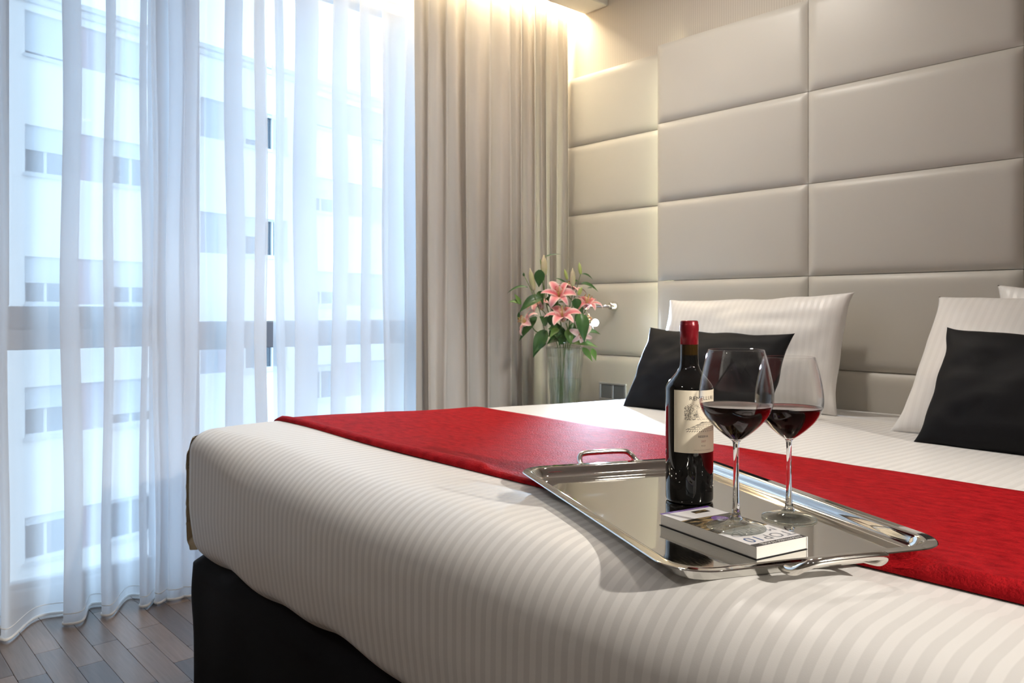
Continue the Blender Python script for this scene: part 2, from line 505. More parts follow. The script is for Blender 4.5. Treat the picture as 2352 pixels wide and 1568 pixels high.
# floor strips: those in view are objects of their own
unit = MB().cbox(-0.5, 0.5, -0.5, 0.5, -1, 0, 0.02)
plank_me = None
far = MB()
sw = 0.07
k0 = math.floor((YF - 0.575) / sw)
kk = k0
nplank = 0
while 0.575 + kk * sw < YB - 0.001:
    y0 = max(0.575 + kk * sw, YF); y1 = min(0.575 + (kk + 1) * sw, YB)
    x = -3.1 - random.uniform(0, 0.35)
    while x < XR:
        L = random.uniform(0.26, 0.46)
        xa, xb = max(x, -3.1), min(x + L, XR)
        x += L
        if xb - xa < 0.02: continue
        if xa < -1.75 and -0.5 < y0 < 1.35:
            if plank_me is None:
                p = unit.build('plank', M['plank'], fl, smooth=False); plank_me = p.data
            else:
                p = bpy.data.objects.new('plank', plank_me); COL.objects.link(p); p.parent = fl
            p.location = ((xa + xb) / 2, (y0 + y1) / 2, 0)
            p.scale = (xb - xa - 0.0012, y1 - y0 - 0.0012, 0.012)
            nplank += 1
        else:
            far.box(xa + 0.0006, xb - 0.0006, y0 + 0.0006, y1 - 0.0006, -0.012, 0)
    kk += 1
tag(far.build('plank_field', M['plank'], fl, smooth=False), kind='stuff')

struct(MB().box(-3.2, XR, YF, YB + 0.1, ZC, ZC + 0.1).build('ceiling', M['ceiling'], smooth=False))
# pelmet board that hides the curtain track and the light strip
struct(MB().cbox(-2.729, -2.573, YF, YB, 2.484, ZC, 0.004).build('trim_1', M['ceiling'], smooth=False))
struct(MB().box(-3.25, XR, YB, YB + 0.1, 0, ZC).build('wall_back', M['wallpaper'], smooth=False))
struct(MB().box(XR, XR + 0.1, YF, YB, 0, ZC).build('wall_right', M['plaster'], smooth=False))
struct(MB().box(-3.25, XR, YF - 0.1, YF, 0, ZC).build('wall_front', M['plaster'], smooth=False))
# window wall: solid beside and above the glazing
wl = MB()
wl.box(-3.25, -3.05, 2.115, YB, 0, ZC)
wl.box(-3.25, -3.05, YF, 0.385, 0, ZC)
wl.box(-3.25, -3.05, 0.385, 2.115, 2.40, ZC)
struct(wl.build('wall_left', M['plaster'], smooth=False))


def window(name, y0, y1, spec):
    """spec: frame boxes (y0,y1,z0,z1,depth,mat) and panes (y0,y1,z0,z1)"""
    e = struct(empty(name, (XW, (y0 + y1) / 2, 0)))
    oy = (y0 + y1) / 2
    for nm, a, b, c, d, dep, mt in spec['bars']:
        MB().cbox(-dep / 2, dep / 2, a - oy, b - oy, c, d, 0.005).build(nm, M[mt], e, smooth=False)
    for a, b, c, d in spec['panes']:
        MB().box(-0.003, 0.003, a - oy, b - oy, c, d).build('pane', M['pane'], e, smooth=False)
    return e


def win_spec(y0, y1, sash, st=0.045):
    bars = [('bottom_rail', y0, y1, 0.0, 0.060, 0.09, 'framelight'),
            ('sill_bead', y0, y1, 0.060, 0.078, 0.05, 'framelight'),
            ('head_rail', y0, y1, 2.345, 2.40, 0.08, 'frame')]
    if sash:
        bars += [('transom', y0, y1, 0.862, 0.930, 0.10, 'framelight'), ('sash_rail', y0, y1, 0.930, 1.008, 0.07, 'frame'),
                 ('sash_stile', y1 - 0.012, y1, 1.008, 2.345, 0.07, 'frame'), ('sash_stile', y0, y0 + 0.012, 1.008, 2.345, 0.07, 'frame')]
        panes = [(y0 + 0.006, y1 - 0.006, 1.0, 2.35), (y0, y1, 0.07, 0.87)]
    else:
        bars += [('transom', y0, y1, 0.842, 0.950, 0.10, 'frame')]
        panes = [(y0, y1, 0.945, 2.35), (y0, y1, 0.07, 0.85)]
    return dict(bars=bars, panes=panes)


window('window_1', 1.135, 2.115, win_spec(1.135, 2.115, False))
window('window_2', 0.505, 0.985, win_spec(0.505, 0.985, True))
for i, (a, b) in enumerate(((0.985, 1.135), (0.385, 0.505))):
    struct(MB().cbox(XW - 0.06, XW + 0.06, a, b, 0, 2.40, 0.006).build('trim_%d' % (i + 2), M['frame'], smooth=False))

# light strip on the back of the pelmet: warm cove light over the curtains
M['cove'] = emit_mat('cove_led', (1.0, 0.84, 0.58), 38)
st = MB().box(-2.90, -2.745, 1.75, 2.94, 2.600, 2.612).build('cove_light_strip', M['cove'], smooth=False)
tag(st, 'warm light strip hidden behind the pelmet above the drape', 'light')

# ------------------------------------------------------------------ headboard
HB = tag(empty('headboard', (-1.2, 2.9, 0)), 'tall padded headboard of stitched taupe leather panels behind the bed', 'headboard')
RZ = [2.170, 1.821, 1.472, 1.123, 0.774, 0.425, 0.075]


def pad(w, h, t, puff=0.016, inset=0.045, n=7):
    """upholstered panel, front towards -Y: flat middle, soft rolled edges"""
    def axis(L):
        e = [0, 0.0008, 0.004, 0.010, 0.018, 0.028, inset]
        return [-L / 2 + q for q in e] + [0] + [L / 2 - q for q in reversed(e)]
    xs, zs = axis(w), axis(h)
    mb = MB()
    def rise(d):
        q = min(max(d / inset, 0), 1)
        return (1 - (1 - q) ** 2.6)
    rows = []
    for z in zs:
        row = []
        for x in xs:
            d = rise(w / 2 - abs(x)) * rise(h / 2 - abs(z))
            row.append((x, -(t - puff) - puff * d if True else 0, z))
        rows.append(row)
    mb.grid(rows)
    # sides
    m_ = len(xs)
    rim = [rows[0][i] for i in range(m_)] + [rows[j][-1] for j in range(1, len(zs))] + \
          [rows[-1][i] for i in range(m_ - 2, -1, -1)] + [rows[j][0] for j in range(len(zs) - 2, 0, -1)]
    mb.grid([rim, [(p[0], 0, p[2]) for p in rim]], closed_u=True, flip=False)
    return mb


def panel_col(x0, x1, yfront, t):
    me = None
    for a, b in zip(RZ[:-1], RZ[1:]):
        w = x1 - x0 - 0.002; h = a - b - 0.002
        if me is None:
            p = pad(w, h, t).build('panel', M['leather'], HB, fix=True); me = p.data
        else:
            p = bpy.data.objects.new('panel', me); COL.objects.link(p); p.parent = HB
        p.location = ((x0 + x1) / 2 + 1.2, yfront + t - 2.9, (a + b) / 2)


panel_col(-2.84, -2.180, 2.912, 0.034)
for a, b in ((-2.189, -1.480), (-1.480, -0.770), (-0.770, -0.060), (-0.060, 0.650)):
    panel_col(a, b, 2.824, 0.045)
panel_col(0.641, 1.25, 2.912, 0.034)
MB().box(-2.12 + 1.2, 0.58 + 1.2, 2.869 - 2.9, 2.945 - 2.9, 0.0, 2.165).build('backing_board', M['core'], HB, smooth=False)
MB().box(-2.84 + 1.2, -2.12 + 1.2, 2.9455 - 2.9, 2.9475 - 2.9, 0.0, 2.16).build('side_board', M['core'], HB, smooth=False)
MB().box(0.58 + 1.2, 1.25 + 1.2, 2.9455 - 2.9, 2.9475 - 2.9, 0.0, 2.16).build('side_board', M['core'], HB, smooth=False)
M['edge_led'] = emit_mat('edge_led', (1.0, 1.0, 0.66), 27)
MB().box(-2.128 + 1.2, -2.121 + 1.2, 2.885 - 2.9, 2.897 - 2.9, 0.3, 2.10).build('edge_light_strip', M['edge_led'], HB, smooth=False)

# ------------------------------------------------------------------ curtains
F_, CXP, C_, S_ = 1819.56, 1176.0, math.cos(0.7324018), math.sin(0.7324018)


def ratio(px):
    """direction of a fold seen from the bed end: Y / |X|"""
    t = (px - CXP) / F_
    return (S_ + t * C_) / (C_ - t * S_)


def fold_sheet(plan, z0, z1, nz, sway, sub=6):
    """plan: list of (ratio, X, seed). rows from top to bottom; folds drift with height"""
    rows = []
    for i in range(nz + 1):
        q = i / nz
        z = z1 + (z0 - z1) * q
        pts = []
        for kx, X, sd in plan:
            dx = sway * (0.25 + 0.9 * q) * math.sin(2.1 * z + sd) * 0.5 + sway * 0.4 * math.sin(5.3 * z + 2.7 * sd)
            amp = 0.65 + 0.45 * q
            Xc = -2.84 if X > -2.905 or X < -2.95 else X
            Xv = -2.85 + (X + 2.85) * amp
            pts.append((Xv, kx * -Xv + dx, z))
        rows.append([Vector(p) for p in catmull(pts, sub)])
    return rows


def sheer(label, px0, px1, strips, xb=-2.91):
    plan = [(ratio(px0), xb + 0.02, 0.3)]
    prev = px0
    for i, (a, b) in enumerate(strips):
        sd = 1.7 * i + px0 * 0.01
        g = a - prev
        if g > 40:
            plan.append((ratio(prev + g * 0.5), xb, sd + 0.4))
        plan.append((ratio(b - 0.12 * (b - a)), xb + 0.035, sd))
        plan.append((ratio(b), xb + 0.055, sd))
        plan.append((ratio(a), xb + 0.095, sd + 0.15))
        plan.append((ratio(a + 0.10 * (b - a)), xb + 0.118, sd + 0.15))
        plan.append((ratio(b + 6), xb + 0.120, sd + 0.3))
        prev = b + 6
    if px1 - prev > 30:
        plan.append((ratio((prev + px1) / 2), xb + 0.02, 2.0))
    plan.append((ratio(px1), xb + 0.03, 2.5))
    rows = fold_sheet(plan, 0.012, 2.56, 34, 0.010)
    mb = MB().grid(rows)
    root = mb.build('sheer_curtain', M['sheer'])
    tag(root, label, 'curtain')
    MB().tube([(p.x, p.y, 0.010) for p in rows[-1]], 0.0045, 6).build('hem_cord', M['hem'], root)
    MB().tube([(p.x + 0.001, p.y, 0.042) for p in rows[-1]], 0.0016, 5).build('hem_seam', M['hem'], root)
    return root


sheer('left white sheer curtain panel, from the floor corner to the narrow gap', -150, 613,
      [(-110, -70), (-2, 14), (146, 181), (240, 259), (323, 336), (352, 361), (388, 414), (424, 450), (520, 555), (588, 608)])
sheer('right white sheer curtain panel between the narrow gap and the taupe drape', 627, 1010,
      [(634, 650), (680, 726), (766, 795), (830, 849), (880, 890), (932, 962)], xb=-2.975)

# taupe linen drape at the corner
ridges = [952, 986, 1024, 1072, 1126, 1172, 1200, 1228, 1256, 1281, 1304]
plan = []
rnd = random.Random(3)
for i, r in enumerate(ridges):
    front = rnd.uniform(-2.778, -2.762)
    plan.append((ratio(r), front, 1.3 * i))
    if i < len(ridges) - 1:
        w = ridges[i + 1] - r
        dp = 0.040 + 0.0006 * w
        plan.append((ratio(r + w * 0.10), front - dp * 0.55, 1.3 * i + 0.1))
        plan.append((ratio(r + w * 0.45), front - dp, 1.3 * i + 0.4))
        plan.append((ratio(r + w * 0.80), front - dp * 0.55, 1.3 * i + 0.9))
rows = []
NZ = 40
for i in range(NZ + 1):
    q = i / NZ; z = 2.53 + (0.02 - 2.53) * q
    pts = []
    for kx, X, sd in plan:
        dx = 0.011 * math.sin(1.5 * z + sd * 1.9) * (0.35 + 0.65 * q)
        Xv = -2.80 + (X + 2.80) * (0.8 + 0.25 * math.sin(2.2 * z + sd))
        pts.append((Xv, min(kx * -Xv + dx, 2.905), z))
    rows.append(catmull(pts, 5))
dr = MB().grid(rows).build('drape', M['drape'])
tag(dr, 'heavy taupe linen drape hanging in the corner beside the headboard', 'curtain')
sm = dr.modifiers.new('thick', 'SOLIDIFY'); sm.thickness = 0.0015

# ------------------------------------------------------------------ bed
BX0, BX1, BY0, BY1 = -2.10, 0.15, 0.745, 2.818


def bed_flat(x, y):
    z = interp(y, [0.6, 1.0, 1.6, 2.3, 2.83], [0.679, 0.679, 0.675, 0.663, 0.640])
    z += 0.008 * math.exp(-((x + 0.6) / 0.5) ** 4) * min(max((0.985 - y) / 0.03, 0), 1)
    z += 0.012 * math.exp(-((x + 2.0) / 0.3) ** 2) * math.exp(-((y - 1.05) / 0.45) ** 2)
    return z


def left_edge(y):
    return interp(y, [0.7, 1.0, 1.6, 2.3, 2.83], [-2.10, -2.12, -2.04, -1.98, -1.97])


RXs, RYs, RZt, RZb = 0.07, 0.12, 0.105, 0.07


TC = (-0.724, 1.029, 0.6877); TYAW = -0.4412
TA, TB = 0.622, 0.391


def under_tray(x, y, z):
    """the tray's flat bottom presses the cloth down to its own level"""
    dx, dy = x - TC[0], y - TC[1]
    a = dx * math.cos(TYAW) + dy * math.sin(TYAW); b = -dx * math.sin(TYAW) + dy * math.cos(TYAW)
    if abs(a) < TA / 2 + 0.02 and abs(b) < TB / 2 + 0.02:
        return min(z, TC[2] + 0.0001)
    return z


def foot_skew(x, y):
    """the foot edge swings out a little towards the far corner"""
    k = min(max((x + 2.05) / 1.5, 0), 1); k = k * k * (3 - 2 * k)
    w = min(max((1.25 - y) / 0.40, 0), 1); w = w * w * (3 - 2 * w)
    return k * w


def cover_point(p):
    x, y, z = p
    kc = max(min(max((x + 2.1) / 0.45, 0), 1), min(max((y - 0.745) / 0.40, 0), 1))
    kc = kc * kc * (3 - 2 * kc)                      # the foot corner is pulled tight, the edges are softer
    r = (0.045 + (RXs - 0.045) * kc, (0.06 + (RYs - 0.06) * kc) if y < 1.5 else 0.05, (0.05 + (RZt - 0.05) * kc) if z > 0.5 else RZb)
    lo = (BX0, BY0, 0.335); hi = (BX1, BY1, 0.684)
    q = [min(max(c, l + rr), h - rr) for c, l, h, rr in zip(p, lo, hi, r)]
    d = Vector([(c - k) / rr for c, k, rr in zip(p, q, r)])
    if d.length > 1e-9:
        d.normalize()
    out = Vector([k + dd * rr for k, dd, rr in zip(q, d, r)])
    x, y, z = out
    tw = min(max((z - 0.45) / 0.2, 0), 1)
    z += (bed_flat(x, y) - 0.684) * tw
    wl = min(max((-x - 0.9) / 1.2, 0), 1)
    x += (left_edge(y) - BX0) * wl
    # foot face: slight belly, tucked in towards the bottom, creases
    if y < 1.1:
        ft = min(max((1.1 - y) / 0.3, 0), 1)
        s = (z - 0.335) / 0.35
        y -= 0.004 * ft * math.sin(PI * min(max(s, 0), 1))
        y += 0.05 * ft * max(0, 0.45 - s) ** 1.3
        z += (0.010 * math.sin(9 * x + 0.5) + 0.006 * math.sin(23 * x)) * max(0, 1 - s * 2.2) * ft
    fk = foot_skew(x, y)
    y -= 0.055 * fk
    z += 0.026 * fk * min(max((0.55 - z) / 0.2, 0), 1)
    nz = noise.noise(Vector((x * 3.1, y * 3.1, z * 3.1)))
    z += 0.003 * nz * tw
    y -= 0.006 * nz * (1 - tw)
    return (x, y, under_tray(x, y, z))


def lattice_box(xs, ys, zs, fn):
    ids = {}; mb = MB()
    nx, ny, nz = len(xs), len(ys), len(zs)
    def vid(i, j, k):
        if (i, j, k) not in ids:
            ids[i, j, k] = len(mb.v); mb.v.append(fn((xs[i], ys[j], zs[k])))
        return ids[i, j, k]
    for i in range(nx - 1):
        for j in range(ny - 1):
            mb.f.append((vid(i, j, nz - 1), vid(i + 1, j, nz - 1), vid(i + 1, j + 1, nz - 1), vid(i, j + 1, nz - 1)))
            mb.f.append((vid(i, j, 0), vid(i, j + 1, 0), vid(i + 1, j + 1, 0), vid(i + 1, j, 0)))
    for i in range(nx - 1):
        for k in range(nz - 1):
            mb.f.append((vid(i, 0, k), vid(i + 1, 0, k), vid(i + 1, 0, k + 1), vid(i, 0, k + 1)))
            mb.f.append((vid(i, ny - 1, k), vid(i, ny - 1, k + 1), vid(i + 1, ny - 1, k + 1), vid(i + 1, ny - 1, k)))
    for j in range(ny - 1):
        for k in range(nz - 1):
            mb.f.append((vid(0, j, k), vid(0, j, k + 1), vid(0, j + 1, k + 1), vid(0, j + 1, k)))
            mb.f.append((vid(nx - 1, j, k), vid(nx - 1, j + 1, k), vid(nx - 1, j + 1, k + 1), vid(nx - 1, j, k + 1)))
    return mb


def lin(a, b, n): return [a + (b - a) * i / n for i in range(n + 1)]


def spaced(a, b, r0, r1, n, ne=9):
    return lin(a, a + r0, ne)[:-1] + lin(a + r0, b - r1, n)[:-1] + lin(b - r1, b, ne)


bed = tag(empty('bed', (-0.98, 1.75, 0)), 'wide bed with striped white fitted sheet over a black skirt', 'bed')


def put(o, parent, off):
    """parent while keeping coordinates that were written in room space"""
    o.parent = parent
    o.matrix_parent_inverse = Matrix.Translation(-Vector(off))
    return o


B0 = (-0.98, 1.75, 0)
sheet = lattice_box(spaced(BX0, BX1, RXs, RXs, 90), spaced(BY0, BY1, RYs, 0.05, 80), spaced(0.335, 0.684, RZb, RZt, 10, 9), cover_point).build('fitted_sheet', M['sheet'], fix=True)
put(sheet, bed, B0)
from mathutils.bvhtree import BVHTree
SHEET = BVHTree.FromPolygons([v.co.copy() for v in sheet.data.vertices], [tuple(p.vertices) for p in sheet.data.polygons])


def lift_off(p, off):
    """push a cloth point that would sink into the mattress back out to its surface"""
    loc, n, _, _ = SHEET.find_nearest(p)
    if n.z < -0.2: return p
    d = (p - loc).dot(n)
    return loc + n * off if d < off else p


def settle(o, sink=0.004):
    """press the underside of a pillow flat where it lies on the sheet"""
    mw = o.matrix_basis; inv = mw.inverted()
    for v in o.data.vertices:
        p = mw @ v.co
        h = SHEET.ray_cast(Vector((p.x, p.y, 1.5)), Vector((0, 0, -1)))[0]
        if h is not None and p.z < h.z - sink:
            p.z = h.z - sink
            v.co = inv @ p


tag(sheet, 'white sheet with satin stripes')


def skirt_point(p):
    x, y, z = p
    lo = (-2.16, 0.765, 0.0); hi = (0.14, 2.80, 0.41)
    r = (0.06, 0.06, 0.03)
    q = [min(max(c, l + rr), h - rr) for c, l, h, rr in zip(p, lo, hi, r)]
    q[2] = min(z, hi[2] - r[2])
    d = Vector([(c - k) / rr for c, k, rr in zip(p, q, r)])
    if d.length > 1e-9: d.normalize()
    x, y, z = [k + dd * rr for k, dd, rr in zip(q, d, r)]
    y -= 0.055 * foot_skew(x, y)
    n = noise.noise(Vector((x * 4, y * 4, z * 1.2)))
    x += (left_edge(y) + 2.12) * min(max((-x - 0.9) / 1.2, 0), 1)
    if x < -1.7: x += 0.075 * min(max((y - 0.82) / 0.13, 0), 1)
    if z > 0.33: x += (z - 0.33) * 1.1 if x < -1.9 else 0; y += (z - 0.33) * 0.9 if y < 1.0 else 0
    x += 0.012 * n - 0.018 * math.exp(-((z - 0.25) / 0.07) ** 2) * (1 if x < -1.9 else 0); y += 0.010 * n
    return (x, y, z)


sk = lattice_box(spaced(-2.16, 0.14, 0.06, 0.06, 50, 6), spaced(0.765, 2.80, 0.06, 0.06, 40, 6), lin(0, 0.38, 15)[:-1] + lin(0.38, 0.41, 5), skirt_point).build('bed_skirt', M['skirt'])
put(sk, bed, B0); tag(sk, 'black fabric bed skirt')
# gathered elastic at the sheet's corner
rows = []
for i in range(61):
    q = i / 60; z = 0.668 - 0.30 * q
    w = 0.016 + 0.016 * math.sin(PI * q)
    zz = 0.009 * math.sin(48 * q + 2 * math.sin(9 * q))
    xo = -2.118 + 0.05 * max(0, 1 - (z - 0.335) / 0.08) ** 1.4 + (0.06 * max(0, (z - 0.60) / 0.07) ** 2)
    rows.append([(xo - w * math.sin(a) - zz * math.sin(a), 0.80 - 0.045 * math.cos(a) , z + 0.006 * math.sin(40 * q + a)) for a in [PI * k / 10 for k in range(11)]])
el = MB().grid(rows).build('elastic_gather', M['cream'])
put(el, bed, B0); tag(el, 'gathered cream elastic at the sheet corner')

# ------------------------------------------------------------------ red runner
def bed_side_point(s, y, off):
    """s: distance along the bed's width from the middle of the left rounding; negative = over the left edge"""
    xe = left_edge(y); zt = bed_flat(min(xe + 0.3, 0), y)
    if s >= 0:
        x = xe + RXs + s
        z = bed_flat(x, y) + off
        return Vector((x, y, z))
    a = -s / 0.094
    if a <= PI / 2:
        return Vector((xe + RXs - (RXs + off) * math.sin(a), y, bed_flat(xe + RXs, y) - RZt + (RZt + off) * math.cos(a)))
    return Vector((xe - off, y, bed_flat(xe + RXs, y) - RZt - (-s - 0.094 * PI / 2)))


svals = [-0.34 + 0.02 * i for i in range(17)] + [0.02 + 0.025 * i for i in range(86)]
NV = 44
rows = []
for j in range(NV + 1):
    q = j / NV
    row = []
    for s in svals:
        x_ = -2.03 + s
        ya = 0.985 + 0.006 * math.sin(3.1 * x_)
        yb = 1.625 - 0.045 * (x_ + 2.0) / 1.7
        y = ya + (yb - ya) * q
        d = y - ya
        roll = 0.015 * math.exp(-((d - 0.016) / 0.013) ** 2) * (0.75 + 0.35 * math.sin(2.2 * x_ + 2.5)) * (0.12 if -1.17 < x_ < -0.40 else 1.0)
        off = 0.0075 + roll + 0.0015 * noise.noise(Vector((x_ * 9, y * 9, 0)))
        p_ = lift_off(bed_side_point(s, y, off), off * 0.8)
        p_.z = under_tray(p_.x, p_.y, p_.z)
        row.append(p_)
    rows.append(row)
low = [[lift_off(bed_side_point(s, r[i].y, 0.0012), 0.0006) for i, s in enumerate(svals)] for r in (rows[0], rows[-1])]
rows = [low[0]] + rows + [low[1]]
rn = MB().grid(rows).build('bed_runner', M['velvet'])
tag(rn, 'red velvet bed runner laid across the white sheet', 'bed runner')

# ------------------------------------------------------------------ pillows and cushions
def pillow_mesh(w, h, t, seed, ear=0.055, n=34, crease=0.010):
    top, bot = [], []
    for j in range(n + 1):
        v = 0.3 * (-1 + 2 * j / n) - 0.7 * math.cos(PI * j / n)
        rt, rb = [], []
        for i in range(n + 1):
            u = 0.3 * (-1 + 2 * i / n) - 0.7 * math.cos(PI * i / n)
            # pinched sides, pointed corners
            sx = 1 - ear * (1 - v ** 4) * 1.0; sz = 1 - ear * 1.25 * (1 - u ** 4)
            X = w / 2 * u * sx; Z = h / 2 * v * sz
            e = (1 - u ** 2) * (1 - v ** 2)
            th = t / 2 * max(e, 0) ** 0.42
            ns = noise.noise(Vector((u * 2 + seed, v * 2, seed * 1.7))) + 0.5 * noise.noise(Vector((u * 5 + seed, v * 5, seed)))
            k = crease * ns * min(1, 4 * e)
            X += 0.006 * noise.noise(Vector((v * 3, seed, u)))
            Z += 0.008 * noise.noise(Vector((u * 3, seed + 5, v)))
            rt.append((X, -th - k, Z)); rb.append((X, th - k * 0.5, Z))
        top.append(rt); bot.append(rb)
    mb = MB().grid(top)
    mb.grid(bot, flip=True)
    return mb


def pillow(name, label, cat, loc, w, h, t, lean, yaw, roll, seed, mt, group=None, ear=0.055):
    o = pillow_mesh(w, h, t, seed, ear).build(name, M[mt], fix=True)
    o.rotation_euler = (Matrix.Rotation(yaw, 4, 'Z') @ Matrix.Rotation(-lean, 4, 'X') @ Matrix.Rotation(roll, 4, 'Y')).to_euler()
    o.location = loc
    settle(o)
    tag(o, label, cat, group)
    return o


R = math.radians
pillow('pillow', 'white pillow directly behind the left black cushion, leaning forward of its twin', 'pillow', (-1.545, 2.50, 0.848), 0.74, 0.42, 0.15, R(20), R(0), R(-1.5), 1.0, 'pillow')
pillow('pillow', 'white pillow against the headboard behind the left front pillow', 'pillow', (-1.665, 2.68, 0.842), 0.72, 0.42, 0.13, R(14), R(0), R(-1), 4.2, 'pillow')
pillow('pillow', 'white pillow directly behind the right black cushion, its left edge free', 'pillow', (-0.545, 2.385, 0.838), 0.76, 0.50, 0.17, R(40), R(0), R(1.5), 7.7, 'pillow')
pillow('pillow', 'white pillow against the headboard behind the right front pillow', 'pillow', (-0.44, 2.65, 0.856), 0.74, 0.44, 0.14, R(18), R(0), R(1), 11.3, 'pillow')
pillow('cushion', 'small black cushion propped on the white pillows beside the wine bottle', 'cushion', (-1.50, 2.185, 0.788), 0.55, 0.32, 0.13, R(30), R(2), R(1), 2.4, 'black', ear=0.06)
pillow('cushion', 'small black cushion leaning on the right pair of white pillows', 'cushion', (-0.52, 2.150, 0.792), 0.56, 0.34, 0.13, R(30), R(-2), R(3), 5.9, 'black', ear=0.06)

# ------------------------------------------------------------------ tray
tray = empty('serving_tray', TC, TYAW)
tag(tray, 'rectangular polished steel serving tray with two handles lying on the red runner', 'tray')


def rrect(a, b, r, n=10):
    pts = []
    for cx, cy, a0 in ((a / 2 - r, b / 2 - r, 0), (-a / 2 + r, b / 2 - r, PI / 2), (-a / 2 + r, -b / 2 + r, PI), (a / 2 - r, -b / 2 + r, 1.5 * PI)):
        for k in range(n + 1):
            q = a0 + PI / 2 * k / n
            pts.append((cx + r * math.cos(q), cy + r * math.sin(q)))
    return pts


prof = [(0.0, 0.0172), (0.0006, 0.0182), (0.002, 0.0186), (0.011, 0.0178), (0.0125, 0.0184), (0.0145, 0.0186), (0.0165, 0.0178), (0.019, 0.0152), (0.022, 0.0100), (0.025, 0.0052), (0.029, 0.0022), (0.034, 0.0012), (0.042, 0.0008)]
rows = []
for ins, z in prof:
    rows.append([(x, y, z) for x, y in rrect(TA - 2 * ins, TB - 2 * ins, 0.058 - min(ins, 0.04) * 0.9)])
mb = MB().grid(rows, closed_u=True)
nb = len(mb.v); last = rows[-1]
mb.f.append(tuple(range(nb - len(last), nb)))
prof2 = [(0.0, 0.0172), (0.004, 0.0170), (0.016, 0.0155), (0.020, 0.009), (0.025, 0.0002), (0.030, 0.0), (0.045, 0.0)]
rows2 = [[(x, y, z) for x, y in rrect(TA - 2 * i, TB - 2 * i, 0.058 - min(i, 0.04) * 0.9)] for i, z in prof2]
n0 = len(mb.v)
mb.grid(rows2, closed_u=True, flip=True)
mb.f.append(tuple(range(len(mb.v) - len(rows2[-1]), len(mb.v)))[::-1])
tb = mb.build('tray_plate', M['steel'], tray); autosmooth(tb, 50)
for sg in (-1, 1):
    hw = 0.058
    pts = [(sg * (TA / 2 - 0.016), -hw + 0.004, 0.0125), (sg * (TA / 2 - 0.002), -hw, 0.0125), (sg * (TA / 2 + 0.016), -hw, 0.0155),
           (sg * (TA / 2 + 0.030), -hw + 0.004, 0.0245), (sg * (TA / 2 + 0.036), -hw + 0.016, 0.030), (sg * (TA / 2 + 0.037), 0, 0.031),
           (sg * (TA / 2 + 0.036), hw - 0.016, 0.030), (sg * (TA / 2 + 0.030), hw - 0.004, 0.0245), (sg * (TA / 2 + 0.016), hw, 0.0155),
           (sg * (TA / 2 - 0.002), hw, 0.0125), (sg * (TA / 2 - 0.016), hw - 0.004, 0.0125)]
    MB().tube(catmull(pts, 5), 0.0052, 12).build('handle', M['handle'], tray)
TZ = TC[2] + 0.0008

# ------------------------------------------------------------------ wine bottle
BP = (-0.766, 1.077, TZ)
bt = empty('wine_bottle', BP)
tag(bt, 'dark wine bottle with cream label and red capsule standing on the steel tray', 'bottle')
sh = [(0.038 - (0.038 - 0.0150) * (0.5 - 0.5 * math.cos(PI * q)) ** 0.80, 0.183 + 0.040 * q) for q in [i / 12 for i in range(13)]]
bprof = [(0.0, 0.010), (0.020, 0.008), (0.030, 0.002), (0.0335, 0.0), (0.0365, 0.0015), (0.038, 0.006), (0.038, 0.02), (0.038, 0.10), (0.038, 0.178)] + sh + \
        [(0.0143, 0.230), (0.0141, 0.240), (0.0141, 0.252), (0.0, 0.252)]
MB().lathe(bprof, 64).build('bottle_glass', M['bottle'], bt)
MB().lathe([(0.01415, 0.236), (0.01418, 0.2365), (0.01418, 0.2530), (0.01415, 0.254)], 48).build('neck_glass', M['neck'], bt)
cap = [(0.01435, 0.2535), (0.0146, 0.2536), (0.0146, 0.274), (0.0149, 0.2755), (0.0152, 0.2765), (0.0152, 0.2845), (0.0149, 0.2862), (0.0143, 0.2872), (0.0143, 0.2895), (0.0138, 0.2912), (0.0120, 0.2922), (0.0, 0.2924)]
MB().lathe(cap, 48).build('capsule', M['capsule'], bt)
LR = 0.0383
LA = math.radians(-19.5)          # middle of the label faces right of the camera
LH0, LH1 = 0.083, 0.182
LW = 0.098                      # arc length of the label


def wrap(u, v, dr=0.0):
    a = LA + u / LR
    return ((LR + dr) * math.cos(a), (LR + dr) * math.sin(a), v)


rows = [[wrap(-LW / 2 + LW * i / 40, LH0 + (LH1 - LH0) * j / 2) for i in range(41)] for j in range(3)]
mb = MB().grid(rows)
mb.grid([[wrap(-LW / 2 + LW * i / 40, LH0 + (LH1 - LH0) * j / 2, -0.0002) for i in range(41)] for j in range(3)], flip=True)
lab = mb.build('label', M['label'], bt); tag(lab, 'cream paper label with vineyard engraving')


def text_mesh(body, size, align='CENTER', xs=1.0):
    cu = bpy.data.curves.new('txt', 'FONT'); cu.body = body; cu.size = size; cu.align_x = align
    cu.resolution_u = 2
    ob = bpy.data.objects.new('txt', cu); COL.objects.link(ob)
    bpy.context.view_layer.update()
    me = bpy.data.meshes.new_from_object(ob.evaluated_get(bpy.context.evaluated_depsgraph_get()))
    bpy.data.objects.remove(ob); bpy.data.curves.remove(cu)
    vs = [(v.co.x * xs, v.co.y) for v in me.vertices]; fs = [tuple(p.vertices) for p in me.polygons]
    bpy.data.meshes.remove(me)
    return vs, fs


def label_text(body, size, v, u=0.0, mt='ink', xs=1.0):
    vs, fs = text_mesh(body, size, 'CENTER', xs)
    obj('label_print', [wrap(u + x, v + y, 0.00012) for x, y in vs], fs, M[mt], bt, smooth=False)


label_text('REMELLURI', 0.0086, 0.1668, xs=1.12)
label_text('RESERVA', 0.0048, 0.1075)
label_text('2007', 0.0046, 0.1000, mt='ink_red')
label_text('RIOJA', 0.0032, 0.0935, mt='ink_soft')
label_text('EMBOTELLADO EN LA PROPIEDAD', 0.0021, 0.0870, mt='ink_soft')
# engraving: vine rows fanning out, trees above
eng = MB()


